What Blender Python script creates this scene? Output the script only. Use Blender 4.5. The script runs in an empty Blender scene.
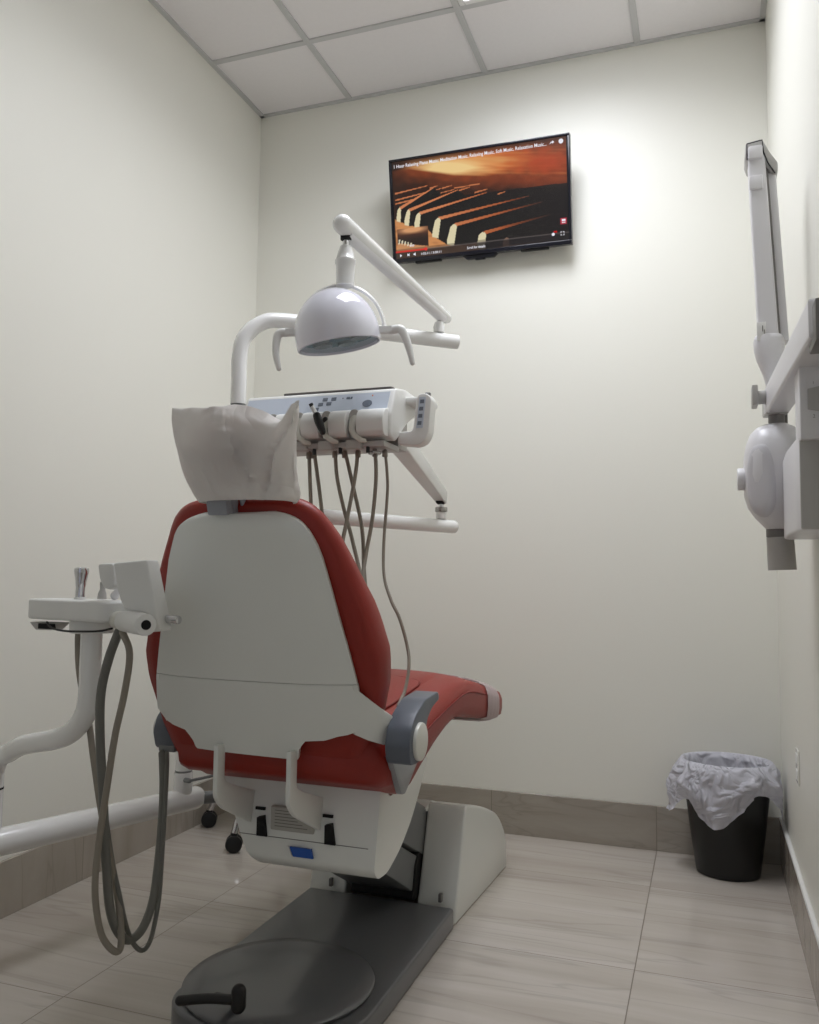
import bpy, bmesh, math, random
from math import sin, cos, pi, radians, sqrt, atan2, exp
from mathutils import Vector, Matrix, noise
random.seed(4)
scn = bpy.context.scene
col = bpy.data.collections.new('dental_room'); scn.collection.children.link(col)

# ------------------------------------------------------------------ camera
F, YAW, PITCH, ROLL, CH = 838.65, .3408, .079, .0124, .9653
fw = Vector((-sin(YAW)*cos(PITCH), cos(YAW)*cos(PITCH), sin(PITCH)))
R0 = Vector((cos(YAW), sin(YAW), 0)); U0 = R0.cross(fw)
CR = cos(ROLL)*R0 + sin(ROLL)*U0; CU = -sin(ROLL)*R0 + cos(ROLL)*U0
CAM = Vector((0, 0, CH))
cam = bpy.data.objects.new('camera', bpy.data.cameras.new('camera')); col.objects.link(cam)
cam.data.sensor_fit = 'HORIZONTAL'; cam.data.sensor_width = 36; cam.data.lens = F/819*36
cam.data.clip_start = .02
M = Matrix((CR, CU, -fw)).transposed().to_4x4(); M.translation = CAM
cam.matrix_world = M; scn.camera = cam

def at(px, py, Y=None, X=None, Z=None):
    """a point measured on the photograph, placed at a known world depth"""
    d = fw + CR*((px-409.5)/F) + CU*((512-py)/F)
    t = X/d.x if X is not None else (Y/d.y if Y is not None else (Z-CH)/d.z)
    return CAM + d*t

# ------------------------------------------------------------------ materials
def lin(c):
    return tuple(((x/12.92) if x <= .04045 else ((x+.055)/1.055)**2.4) for x in c)
def hexc(r, g, b): return lin((r/255, g/255, b/255))
def setin(n, k, v):
    if k in n.inputs: n.inputs[k].default_value = v
MATS = {}
def mat(name, rgb, rough=.5, metal=0, spec=.5, bump=0, bscale=200, coat=0, alpha=1, trans=0, emis=None, estr=0, var=0, vscale=6):
    if name in MATS: return MATS[name]
    m = bpy.data.materials.new(name); m.use_nodes = True; nt = m.node_tree
    b = nt.nodes['Principled BSDF']; c = hexc(*rgb)+(1,)
    setin(b, 'Base Color', c); setin(b, 'Roughness', rough); setin(b, 'Metallic', metal)
    setin(b, 'Specular IOR Level', spec); setin(b, 'Coat Weight', coat); setin(b, 'Coat Roughness', .08)
    setin(b, 'Alpha', alpha); setin(b, 'Transmission Weight', trans)
    tc = nt.nodes.new('ShaderNodeTexCoord')
    if var:
        nz = nt.nodes.new('ShaderNodeTexNoise'); setin(nz, 'Scale', vscale); setin(nz, 'Detail', 4)
        nt.links.new(tc.outputs['Object'], nz.inputs['Vector'])
        mx = nt.nodes.new('ShaderNodeMix'); mx.data_type = 'RGBA'
        mx.inputs[6].default_value = tuple(x*(1-var) for x in c[:3])+(1,)
        mx.inputs[7].default_value = tuple(min(1, x*(1+var)) for x in c[:3])+(1,)
        nt.links.new(nz.outputs['Fac'], mx.inputs[0]); nt.links.new(mx.outputs[2], b.inputs['Base Color'])
    if bump:
        n2 = nt.nodes.new('ShaderNodeTexNoise'); setin(n2, 'Scale', bscale); setin(n2, 'Detail', 3)
        nt.links.new(tc.outputs['Object'], n2.inputs['Vector'])
        bp = nt.nodes.new('ShaderNodeBump'); setin(bp, 'Strength', bump); setin(bp, 'Distance', .002)
        nt.links.new(n2.outputs['Fac'], bp.inputs['Height']); nt.links.new(bp.outputs['Normal'], b.inputs['Normal'])
    if emis:
        setin(b, 'Emission Color', hexc(*emis)+(1,)); setin(b, 'Emission Strength', estr)
    MATS[name] = m
    return m

WALL = mat('painted_wall', (233, 232, 223), .42, spec=.4, bump=.05, bscale=90)
CEIL = mat('ceiling_tile', (236, 233, 234), .8, bump=.5, bscale=260, var=.02, vscale=60)
GRID = mat('grid_metal', (196, 196, 196), .45)
WHT = mat('white_enamel', (232, 232, 230), .22, coat=.4)
WPL = mat('white_plastic', (226, 226, 223), .34)
SHELL = mat('shell_plastic', (226, 228, 223), .3, coat=.15)
CREAM = mat('cream_plastic', (204, 202, 192), .4)
XW = mat('xray_plastic', (222, 221, 223), .35)
XG = mat('xray_grey', (178, 176, 172), .4)
XGD = mat('dark_collar', (120, 117, 114), .45)
LAMPW = mat('lamp_enamel', (224, 224, 234), .07, spec=.9)
RED = mat('red_vinyl', (142, 36, 24), .42, spec=.45, bump=.25, bscale=420, var=.05, vscale=9)
RSEAM = mat('red_seam', (120, 26, 18), .6)
GRY = mat('grey_metal', (120, 122, 122), .38, spec=.5)
BASE = mat('base_grey', (98, 99, 101), .3, spec=.5, coat=.2)
ARMG = mat('armrest_grey', (92, 98, 108), .38, bump=.1, bscale=300)
HOSE = mat('hose_grey', (138, 131, 119), .5)
HOSD = mat('hose_dark', (108, 108, 102), .5)
CHR = mat('chrome', (205, 205, 208), .14, metal=1)
BLK = mat('black_rubber', (18, 18, 18), .45)
BIN = mat('black_bin', (12, 13, 13), .38)
SLOT = mat('slot_black', (8, 8, 8), .8)
BLUE = mat('blue_sticker', (30, 84, 170), .4)
PAD = mat('panel_blue', (196, 204, 216), .3)
KEY = mat('key_grey', (110, 118, 130), .4)
TRAYM = mat('tray_dark', (110, 106, 104), .3, metal=.5)
TVB = mat('tv_black', (20, 20, 30), .22)
ORG = mat('orange_lamp', (225, 120, 40), .4)
PLATE = mat('rating_plate', (176, 174, 166), .5)
PRINT = mat('print_grey', (120, 118, 112), .6)
HUB = mat('hub_cap_white', (220, 220, 212), .35)
CHECKG = mat('steel_ring', (170, 168, 164), .25, metal=.8)
LENSIN = mat('lamp_reflector', (120, 150, 160), .25, metal=.3)
STOOLB = mat('stool_vinyl', (60, 60, 62), .5)
OUTM = mat('outlet_white', (228, 227, 220), .2)

def paper_mat():
    m = bpy.data.materials.new('cover_fabric'); m.use_nodes = True; nt = m.node_tree
    b = nt.nodes['Principled BSDF']; setin(b, 'Base Color', hexc(232, 230, 226)+(1,)); setin(b, 'Roughness', .75); setin(b, 'Specular IOR Level', .2)
    t = nt.nodes.new('ShaderNodeBsdfTranslucent'); setin(t, 'Color', hexc(235, 232, 228)+(1,))
    mx = nt.nodes.new('ShaderNodeMixShader'); mx.inputs[0].default_value = .38
    tc = nt.nodes.new('ShaderNodeTexCoord'); n = nt.nodes.new('ShaderNodeTexNoise'); setin(n, 'Scale', 130); setin(n, 'Detail', 3)
    bp = nt.nodes.new('ShaderNodeBump'); setin(bp, 'Strength', .25); setin(bp, 'Distance', .001)
    nt.links.new(tc.outputs['Object'], n.inputs['Vector']); nt.links.new(n.outputs['Fac'], bp.inputs['Height']); nt.links.new(bp.outputs['Normal'], b.inputs['Normal'])
    nt.links.new(b.outputs[0], mx.inputs[1]); nt.links.new(t.outputs[0], mx.inputs[2]); nt.links.new(mx.outputs[0], nt.nodes['Material Output'].inputs[0])
    return m
PAPER = paper_mat()
def film_mat(name, rgb, dens, transl):
    m = bpy.data.materials.new(name); m.use_nodes = True; nt = m.node_tree
    b = nt.nodes['Principled BSDF']; setin(b, 'Base Color', hexc(*rgb)+(1,)); setin(b, 'Roughness', .3); setin(b, 'Specular IOR Level', .6)
    t = nt.nodes.new('ShaderNodeBsdfTranslucent'); setin(t, 'Color', hexc(*rgb)+(1,))
    mx = nt.nodes.new('ShaderNodeMixShader'); mx.inputs[0].default_value = transl
    tr = nt.nodes.new('ShaderNodeBsdfTransparent'); m2 = nt.nodes.new('ShaderNodeMixShader'); m2.inputs[0].default_value = dens
    nt.links.new(b.outputs[0], mx.inputs[1]); nt.links.new(t.outputs[0], mx.inputs[2])
    nt.links.new(tr.outputs[0], m2.inputs[1]); nt.links.new(mx.outputs[0], m2.inputs[2]); nt.links.new(m2.outputs[0], nt.nodes['Material Output'].inputs[0])
    return m
LINER = film_mat('liner_film', (240, 240, 250), .88, .30)
def crumple(m, scale, dist, strength, ps=('Principled BSDF', 'Translucent BSDF')):
    nt = m.node_tree; tc = nt.nodes.new('ShaderNodeTexCoord'); v = nt.nodes.new('ShaderNodeTexNoise'); setin(v, 'Scale', scale); setin(v, 'Detail', 2); setin(v, 'Distortion', 1.5)
    ab = nt.nodes.new('ShaderNodeMath'); ab.operation = 'SUBTRACT'; ab.inputs[1].default_value = .5; ab2 = nt.nodes.new('ShaderNodeMath'); ab2.operation = 'ABSOLUTE'
    bp = nt.nodes.new('ShaderNodeBump'); setin(bp, 'Strength', strength); setin(bp, 'Distance', dist)
    nt.links.new(tc.outputs['Object'], v.inputs['Vector']); nt.links.new(v.outputs['Fac'], ab.inputs[0]); nt.links.new(ab.outputs[0], ab2.inputs[0]); nt.links.new(ab2.outputs[0], bp.inputs['Height'])
    for n in ps: nt.links.new(bp.outputs['Normal'], nt.nodes[n].inputs['Normal'])
crumple(LINER, 11, .05, .9)
crumple(PAPER, 6, .045, .55, ('Principled BSDF',))
FOOTF = film_mat('foot_film', (214, 200, 200), .8, .2)

# glossy porcelain tile with long veins, grout lines on a 0.6096 m grid
def tile_mat(name, mode, base, dark, light, rough, gx=-.1843, gy=2.2385):
    m = bpy.data.materials.new(name); m.use_nodes = True; nt = m.node_tree; N = nt.nodes; L = nt.links
    b = N['Principled BSDF']; setin(b, 'Roughness', rough); setin(b, 'Specular IOR Level', .5)
    g = N.new('ShaderNodeNewGeometry'); sp = N.new('ShaderNodeSeparateXYZ'); L.new(g.outputs['Position'], sp.inputs[0])
    def mth(op, a, b2=None, v=None):
        n = N.new('ShaderNodeMath'); n.operation = op
        for i, q in enumerate((a, b2)):
            if q is None: continue
            if isinstance(q, (int, float)): n.inputs[i].default_value = q
            else: L.new(q, n.inputs[i])
        return n.outputs[0]
    def dist(s, off):
        a = mth('DIVIDE', mth('SUBTRACT', s, off), .6096)
        f = mth('SUBTRACT', a, mth('FLOOR', a))
        e = mth('MINIMUM', f, mth('SUBTRACT', 1., f))
        return e, mth('FLOOR', a)
    ex, ix = dist(sp.outputs[0], gx); ey, iy = dist(sp.outputs[1], gy)
    if mode == 'floor': gr = mth('MINIMUM', ex, ey); seed = mth('ADD', mth('MULTIPLY', ix, 3.7), mth('MULTIPLY', iy, 7.3))
    elif mode == 'x': gr = ex; seed = mth('MULTIPLY', ix, 3.7)
    else: gr = ey; seed = mth('MULTIPLY', iy, 5.1)
    vec = N.new('ShaderNodeCombineXYZ')
    if mode == 'floor':
        L.new(mth('MULTIPLY', sp.outputs[0], .6), vec.inputs[0]); L.new(mth('MULTIPLY', sp.outputs[1], 7.), vec.inputs[1]); L.new(seed, vec.inputs[2])
    elif mode == 'x':
        L.new(mth('MULTIPLY', sp.outputs[0], 2.), vec.inputs[0]); L.new(mth('MULTIPLY', sp.outputs[2], 9.), vec.inputs[1]); L.new(seed, vec.inputs[2])
    else:
        L.new(mth('MULTIPLY', sp.outputs[1], 6.), vec.inputs[0]); L.new(mth('MULTIPLY', sp.outputs[2], 1.), vec.inputs[1]); L.new(seed, vec.inputs[2])
    n1 = N.new('ShaderNodeTexNoise'); setin(n1, 'Scale', 1.3); setin(n1, 'Detail', 6); setin(n1, 'Roughness', .6); setin(n1, 'Distortion', .5); L.new(vec.outputs[0], n1.inputs['Vector'])
    cr = N.new('ShaderNodeValToRGB'); e = cr.color_ramp.elements
    e[0].position = .3; e[0].color = hexc(*dark)+(1,); e[1].position = .72; e[1].color = hexc(*light)+(1,)
    k = cr.color_ramp.elements.new(.5); k.color = hexc(*base)+(1,)
    L.new(n1.outputs['Fac'], cr.inputs[0])
    # thin dark veins: narrow band of a second stretched noise
    n2 = N.new('ShaderNodeTexNoise'); setin(n2, 'Scale', 1.1); setin(n2, 'Detail', 3); setin(n2, 'Distortion', .8); L.new(vec.outputs[0], n2.inputs['Vector'])
    band = mth('ABSOLUTE', mth('SUBTRACT', n2.outputs['Fac'], .5))
    vein = mth('MULTIPLY', mth('SUBTRACT', 1., mth('MINIMUM', mth('MULTIPLY', band, 45.), 1.)), .20)
    mv = N.new('ShaderNodeMix'); mv.data_type = 'RGBA'; L.new(vein, mv.inputs[0]); L.new(cr.outputs[0], mv.inputs[6]); mv.inputs[7].default_value = hexc(*[int(c*.66) for c in dark])+(1,)
    isg = mth('LESS_THAN', gr, .0021)
    mg = N.new('ShaderNodeMix'); mg.data_type = 'RGBA'; L.new(isg, mg.inputs[0]); L.new(mv.outputs[2], mg.inputs[6]); mg.inputs[7].default_value = hexc(124, 115, 104)+(1,)
    L.new(mg.outputs[2], b.inputs['Base Color'])
    rr = mth('ADD', mth('MULTIPLY', isg, .5), rough); L.new(rr, b.inputs['Roughness'])
    bp = N.new('ShaderNodeBump'); setin(bp, 'Strength', .4); setin(bp, 'Distance', .002); bp.invert = True
    L.new(isg, bp.inputs['Height']); L.new(bp.outputs['Normal'], b.inputs['Normal'])
    return m
FLOORM = tile_mat('floor_tile', 'floor', (192, 184, 174), (182, 173, 163), (202, 195, 187), .09)
BBX = tile_mat('skirting_tile_back', 'x', (160, 153, 142), (152, 144, 133), (169, 162, 151), .2)
BBY = tile_mat('skirting_tile_side', 'y', (162, 154, 143), (153, 145, 133), (171, 163, 152), .2)

def emission_mat(name, rgb, s, lens=False):
    m = bpy.data.materials.new(name); m.use_nodes = True; nt = m.node_tree
    nt.nodes.remove(nt.nodes['Principled BSDF'])
    e = nt.nodes.new('ShaderNodeEmission'); setin(e, 'Color', hexc(*rgb)+(1,)); setin(e, 'Strength', s)
    nt.links.new(e.outputs[0], nt.nodes['Material Output'].inputs[0])
    return m

# ------------------------------------------------------------------ mesh helpers (world coordinates)
def smooth_edges(bm, ang):
    for f in bm.faces: f.smooth = True
    for e in bm.edges:
        e.smooth = not (len(e.link_faces) == 2 and e.calc_face_angle(0) > ang) and len(e.link_faces) > 1
def worldloc(o):
    v = Vector(o.location)
    while o.parent: o = o.parent; v += Vector(o.location)
    return v
def build(name, bm, m, parent=None, ang=38, origin=None, recalc=False, **props):
    if recalc: bmesh.ops.recalc_face_normals(bm, faces=bm.faces)
    smooth_edges(bm, radians(ang))
    xs = [v.co for v in bm.verts]
    if origin is None:
        lo = Vector([min(c[i] for c in xs) for i in range(3)]); hi = Vector([max(c[i] for c in xs) for i in range(3)])
        c = (lo+hi)/2
        if parent is None: c.z = lo.z
    else: c = Vector(origin)
    bmesh.ops.translate(bm, verts=bm.verts, vec=-c)
    me = bpy.data.meshes.new(name); bm.to_mesh(me); bm.free()
    for k in (m if isinstance(m, (list, tuple)) else [m]): me.materials.append(k)
    o = bpy.data.objects.new(name, me); col.objects.link(o)
    if parent: o.parent = parent; o.location = c - worldloc(parent)
    else: o.location = c
    for k, v in props.items(): o[k] = v
    return o
def thing(name, label, cat, loc, group=None):
    o = bpy.data.objects.new(name, None); col.objects.link(o); o.location = loc; o.empty_display_size = .05
    o['label'] = label; o['category'] = cat
    if group: o['group'] = group
    return o
def struct(name, bm, m, parent=None, **k):
    o = build(name, bm, m, parent, **k)
    o['kind'] = 'structure'
    return o
def NB(): return bmesh.new()
def merge(bm, t, recalc=True, mi=0):
    if recalc: bmesh.ops.recalc_face_normals(t, faces=t.faces)
    for f in t.faces: f.material_index = mi
    me = bpy.data.meshes.new('tmp'); t.to_mesh(me); t.free(); bm.from_mesh(me); bpy.data.meshes.remove(me)
def box(bm, c, s, rot=None, bev=0, seg=2, mi=0):
    t = NB(); bmesh.ops.create_cube(t, size=1)
    bmesh.ops.scale(t, vec=s, verts=t.verts)
    if bev: bmesh.ops.bevel(t, geom=t.edges[:]+t.verts[:], offset=bev, segments=seg, affect='EDGES', profile=.5)
    if rot is not None: bmesh.ops.rotate(t, cent=(0, 0, 0), matrix=rot, verts=t.verts)
    bmesh.ops.translate(t, vec=c, verts=t.verts); merge(bm, t, mi=mi); return bm
def b2(bm, x0, x1, y0, y1, z0, z1, bev=0, seg=2, mi=0):
    return box(bm, ((x0+x1)/2, (y0+y1)/2, (z0+z1)/2), (x1-x0, y1-y0, z1-z0), bev=bev, seg=seg, mi=mi)
def prism(bm, pts, axis, a0, a1, bev=0, seg=2, mi=0, M=None):
    """polygon pts in the plane across axis, extruded from a0 to a1"""
    t = NB()
    def P(p, a):
        return {'x': (a, p[0], p[1]), 'y': (p[0], a, p[1]), 'z': (p[0], p[1], a)}[axis]
    A = [t.verts.new(P(p, a0)) for p in pts]; B = [t.verts.new(P(p, a1)) for p in pts]
    t.faces.new(A); t.faces.new(B[::-1]); n = len(pts)
    for i in range(n): t.faces.new((A[i], B[i], B[(i+1) % n], A[(i+1) % n]))
    if bev:
        bmesh.ops.recalc_face_normals(t, faces=t.faces)
        bmesh.ops.bevel(t, geom=[e for e in t.edges if e.calc_face_angle(0) > .5], offset=bev, segments=seg, affect='EDGES', profile=.5, clamp_overlap=True)
    if M is not None: bmesh.ops.transform(t, matrix=M, verts=t.verts)
    bmesh.ops.triangulate(t, faces=[f for f in t.faces if len(f.verts) > 4])
    merge(bm, t, mi=mi); return bm
def rpoly(pts, r, seg=5):
    """round the corners of a polygon; r number or list"""
    out = []; n = len(pts)
    for i in range(n):
        p = Vector(pts[i]); a = Vector(pts[i-1]); b = Vector(pts[(i+1) % n])
        rr = r[i] if isinstance(r, (list, tuple)) else r
        d1 = (a-p); d2 = (b-p); rr = min(rr, d1.length*.48, d2.length*.48)
        if rr < 1e-5: out.append(tuple(p)); continue
        s = p + d1.normalized()*rr; e = p + d2.normalized()*rr
        for k in range(seg+1):
            t = k/seg; out.append(tuple(s*(1-t)**2 + p*2*t*(1-t) + e*t*t))
    return out
def spline(pts, n=8):
    P = [Vector(p) for p in pts]; out = []
    Q = [P[0]*2-P[1]] + P + [P[-1]*2-P[-2]]
    for i in range(1, len(Q)-2):
        for k in range(n):
            t = k/n; a, b, c, d = Q[i-1:i+3]
            out.append(.5*((2*b) + (c-a)*t + (2*a-5*b+4*c-d)*t*t + (3*b-a-3*c+d)*t**3))
    out.append(P[-1]); return out
def tube(bm, pts, r, seg=12, sm=0, caps='flat', mi=0, sx=1, sy=1, up=None):
    P = [Vector(p) for p in pts]
    if sm:
        rl = None
        if isinstance(r, (list, tuple)):
            rr = spline([(x, 0, 0) for x in r], sm); rl = [v.x for v in rr]
        P = spline(P, sm); r = rl if rl else r
    n = len(P); R = r if isinstance(r, (list, tuple)) else [r]*n
    if caps == 'round':
        d0 = (P[0]-P[1]).normalized(); d1 = (P[-1]-P[-2]).normalized(); r0, r1 = R[0], R[-1]
        pre = [(P[0]+d0*r0*sin(a), r0*cos(a)) for a in (1.35, 1., .6, .25)]
        post = [(P[-1]+d1*r1*sin(a), r1*cos(a)) for a in (.25, .6, 1., 1.35)]
        P = [x[0] for x in pre]+P+[x[0] for x in post]; R = [x[1] for x in pre]+list(R)+[x[1] for x in post]; n = len(P)
    t = NB(); T0 = (P[1]-P[0]).normalized()
    u = Vector(up) if up else (Vector((0, 0, 1)) if abs(T0.z) < .9 else Vector((1, 0, 0)))
    N_ = (u - T0*u.dot(T0)).normalized(); rings = []
    for i in range(n):
        T = ((P[min(i+1, n-1)]-P[max(i-1, 0)])).normalized()
        N_ = (N_ - T*N_.dot(T)).normalized(); B = T.cross(N_)
        rings.append([t.verts.new(P[i]+(N_*cos(2*pi*k/seg)*sy+B*sin(2*pi*k/seg)*sx)*R[i]) for k in range(seg)])
    for i in range(n-1):
        for k in range(seg): t.faces.new((rings[i][k], rings[i][(k+1) % seg], rings[i+1][(k+1) % seg], rings[i+1][k]))
    t.faces.new(rings[0][::-1]); t.faces.new(rings[-1])
    merge(bm, t, mi=mi); return bm
def loft(bm, rings, cap0=True, cap1=True, closed=True, mi=0, recalc=True):
    t = NB(); V = [[t.verts.new(p) for p in r] for r in rings]; n = len(rings[0])
    for i in range(len(V)-1):
        for k in range(n if closed else n-1):
            a, b, c, d = V[i][k], V[i][(k+1) % n], V[i+1][(k+1) % n], V[i+1][k]
            try: t.faces.new((a, b, c, d))
            except ValueError: pass
    if cap0: t.faces.new(V[0][::-1])
    if cap1: t.faces.new(V[-1])
    merge(bm, t, recalc=recalc, mi=mi); return bm
def lathe(bm, prof, o, ax=(0, 0, 1), seg=28, mi=0, sx=1, sy=1):
    ax = Vector(ax).normalized(); u = Vector((1, 0, 0)) if abs(ax.x) < .8 else Vector((0, 1, 0))
    u = (u-ax*u.dot(ax)).normalized(); w = ax.cross(u); o = Vector(o)
    rings = [[o+ax*h+(u*cos(2*pi*k/seg)*sx+w*sin(2*pi*k/seg)*sy)*max(r, 1e-4) for k in range(seg)] for r, h in prof]
    return loft(bm, rings, mi=mi)
def cyl(bm, a, b, r, seg=20, bev=0, mi=0):
    a = Vector(a); b = Vector(b); L = (b-a).length
    pr = [(r-bev, 0), (r-bev*.3, bev*.3), (r, bev), (r, L-bev), (r-bev*.3, L-bev*.3), (r-bev, L)] if bev else [(r, 0), (r, L)]
    return lathe(bm, pr, a, b-a, seg, mi)
def sring(c, a, b, n=32, p=2.6, ux=(1, 0, 0), uy=(0, 0, 1)):
    """superellipse ring"""
    c = Vector(c); ux = Vector(ux); uy = Vector(uy); out = []
    for k in range(n):
        t = 2*pi*k/n; x = cos(t); y = sin(t)
        out.append(c + ux*a*math.copysign(abs(x)**(2/p), x) + uy*b*math.copysign(abs(y)**(2/p), y))
    return out
def interp(tab, x):
    if x <= tab[0][0]: return tab[0][1]
    for (a, b), (c, d) in zip(tab, tab[1:]):
        if x <= c:
            t = (x-a)/(c-a); return b+(d-b)*t
    return tab[-1][1]
def sinterp(tab, x):
    """smooth (Catmull-Rom like) interpolation over a table"""
    if x <= tab[0][0]: return tab[0][1]
    if x >= tab[-1][0]: return tab[-1][1]
    for i in range(len(tab)-1):
        if x <= tab[i+1][0]:
            x0, y0 = tab[i]; x1, y1 = tab[i+1]
            mL = (y1-tab[i-1][1])/(x1-tab[i-1][0]) if i > 0 else (y1-y0)/(x1-x0)
            mR = (tab[i+2][1]-y0)/(tab[i+2][0]-x0) if i+2 < len(tab) else (y1-y0)/(x1-x0)
            h = x1-x0; t = (x-x0)/h
            return (2*t**3-3*t*t+1)*y0+(t**3-2*t*t+t)*h*mL+(-2*t**3+3*t*t)*y1+(t**3-t*t)*h*mR
def text_mesh(s, size, ox, fn, m, name, parent, bold=False, align='LEFT', fit=None):
    """writing as flat outlines, mapped to the world by fn(x, y)"""
    cu = bpy.data.curves.new('txt', 'FONT'); cu.body = s; cu.size = size; cu.align_x = align; cu.resolution_u = 2
    if bold: cu.offset = size*.014
    to = bpy.data.objects.new('txt', cu); me = bpy.data.meshes.new_from_object(to)
    bm = NB(); bm.from_mesh(me); bpy.data.meshes.remove(me); bpy.data.objects.remove(to); bpy.data.curves.remove(cu)
    if not bm.verts: return None
    sc = 1
    if fit:
        w = max(v.co.x for v in bm.verts)-min(v.co.x for v in bm.verts); sc = fit/w
    for v in bm.verts: v.co = fn(v.co.x*sc, v.co.y)
    return build(name, bm, m, parent)

# ------------------------------------------------------------------ the room
XL, XR, YB, YF, ZC = -1.8885, .2347, 3.2335, -1.0, 3.0555
struct('floor', b2(NB(), XL-.1, XR+.1, YF-.1, YB+.1, -.1, 0), FLOORM)
struct('wall_left', b2(NB(), XL-.1, XL, YF-.1, YB+.1, 0, ZC+.1), WALL)
struct('wall_right', b2(NB(), XR, XR+.1, YF-.1, YB+.1, 0, ZC+.1), WALL)
struct('wall_back', b2(NB(), XL, XR, YB, YB+.1, 0, ZC+.1), WALL)
bm = NB(); DX0, DX1, DZ = -1.35, -.05, 2.35  # unseen wide opening, added so world light enters as frontal fill
b2(bm, XL, DX0, YF-.1, YF, 0, ZC+.1); b2(bm, DX1, XR, YF-.1, YF, 0, ZC+.1); b2(bm, DX0, DX1, YF-.1, YF, DZ, ZC+.1)
struct('wall_front', bm, WALL)
HB = .157
struct('baseboard_back', b2(NB(), XL+.011, XR-.011, YB-.011, YB, 0, HB, .001, 1), BBX)
struct('baseboard_left', b2(NB(), XL, XL+.011, YF, YB, 0, HB, .001, 1), BBY)
struct('baseboard_right', b2(NB(), XR-.011, XR, YF, YB, 0, HB, .001, 1), BBY)
struct('trim_1', b2(NB(), XR-.013, XR, YF, YB-.012, HB, HB+.008, .002, 1), WPL)
# ceiling: recessed tiles in an exposed T-bar grid; one 2 x 4 ft opening holds the light
xs = [XL, -1.4446, -.835, -.2254, XR]
ys = [2.8107 - .6096*k for k in range(0, 7)]; ys = [YB] + ys + [YF]
LX0, LX1, LY0, LY1 = -.835, -.2254, 2.8107-1.2192, 2.8107
bm = NB()
for i in range(4):
    for j in range(len(ys)-1):
        cx = (xs[i]+xs[i+1])/2; cy = (ys[j]+ys[j+1])/2
        if LX0 < cx < LX1 and LY0 < cy < LY1: continue
        b2(bm, xs[i]+.003, xs[i+1]-.003, ys[j+1]+.003, ys[j]-.003, ZC+.004, ZC+.02, .003, 1)
struct('ceiling', bm, CEIL)
bm = NB()
for x in xs[1:-1]: b2(bm, x-.012, x+.012, YF, YB, ZC-.002, ZC+.004)
for y in ys[1:-1]:
    for i in range(4):
        if LX0 < (xs[i]+xs[i+1])/2 < LX1 and LY0+.01 < y < LY1-.01: continue
        b2(bm, xs[i]+.012, xs[i+1]-.012, y-.012, y+.012, ZC-.002, ZC+.004)
b2(bm, XL, XL+.02, YF, YB, ZC-.004, ZC+.004); b2(bm, XR-.02, XR, YF, YB, ZC-.004, ZC+.004)
b2(bm, XL, XR, YB-.016, YB, ZC-.004, ZC+.004); b2(bm, XL, XR, YF, YF+.02, ZC-.004, ZC+.004)
struct('trim_2', bm, GRID)
struct('ceiling_slab', b2(NB(), XL, XR, YF, YB, ZC+.14, ZC+.2), CEIL)

LIGHT = emission_mat('troffer_diffuser', (240, 244, 255), 6.0)
t = thing('ceiling_light', 'white rectangular recessed light panel in the tiled ceiling above the dental chair', 'ceiling light', (-.53, 2.2, ZC))
bm = NB(); W_ = .022
b2(bm, LX0+.013, LX0+.013+W_, LY0+.013, LY1-.013, ZC-.004, ZC+.06, .002, 1); b2(bm, LX1-.013-W_, LX1-.013, LY0+.013, LY1-.013, ZC-.004, ZC+.06, .002, 1)
b2(bm, LX0+.035, LX1-.035, LY0+.013, LY0+.013+W_, ZC-.004, ZC+.06, .002, 1); b2(bm, LX0+.035, LX1-.035, LY1-.013-W_, LY1-.013, ZC-.004, ZC+.06, .002, 1)
build('frame', bm, WHT, t)
build('diffuser', b2(NB(), LX0+.035, LX1-.035, LY0+.035, LY1-.035, ZC+.002, ZC+.012), LIGHT, t)

al = bpy.data.lights.new('panel_lamp', 'AREA'); al.shape = 'RECTANGLE'; al.size = LX1-LX0-.074; al.size_y = LY1-LY0-.074
al.energy = 17; al.spread = radians(155); al.color = (.925, .942, 1.0)
ao = bpy.data.objects.new('panel_lamp', al); col.objects.link(ao); ao.parent = t; ao.location = (0, 0, .001)
ao.location = Vector(((LX0+LX1)/2, (LY0+LY1)/2, ZC+.001))-Vector(t.location)
# ------------------------------------------------------------------ television
tl, tr, br, bl = Vector((-1.204, 3.080, 2.668)), Vector((-.469, 3.080, 2.659)), Vector((-.468, 3.160, 2.258)), Vector((-1.203, 3.160, 2.262))
ux = ((tr-tl)+(br-bl)).normalized(); uy = ((tl-bl)+(tr-br)); uy = (uy-ux*uy.dot(ux)).normalized(); un = ux.cross(uy).normalized()   # un faces the room
if un.y > 0: un = -un
tc_ = (tl+tr+br+bl)/4; TW, TH = .735, .412
def tvp(u, v, w=0): return tc_ + ux*u + uy*v + un*w
TM = Matrix((ux, uy, un)).transposed().to_4x4(); TM.translation = tc_
t = thing('television', 'black flat screen television showing a close-up of piano keys, mounted high on the back wall', 'television', tc_)
bm = NB()
fr = .0105; frb = .017
pts_o = [(-TW/2, -TH/2), (TW/2, -TH/2), (TW/2, TH/2), (-TW/2, TH/2)]
for (x0, x1, y0, y1) in ((-TW/2, TW/2, TH/2-fr, TH/2), (-TW/2, TW/2, -TH/2, -TH/2+frb), (-TW/2, -TW/2+fr, -TH/2+frb, TH/2-fr), (TW/2-fr, TW/2, -TH/2+frb, TH/2-fr)):
    tt = NB(); b2(tt, x0, x1, y0, y1, -.03, .004, .0025, 2); bmesh.ops.transform(tt, matrix=TM, verts=tt.verts); merge(bm, tt)
build('bezel', bm, TVB, t)
bm = NB(); tt = NB(); b2(tt, -TW/2+.004, TW/2-.004, -TH/2+.004, TH/2-.004, -.04, -.002, .006, 2); b2(tt, -.26, .26, -.17, .10, -.07, -.035, .012, 2)
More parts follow.
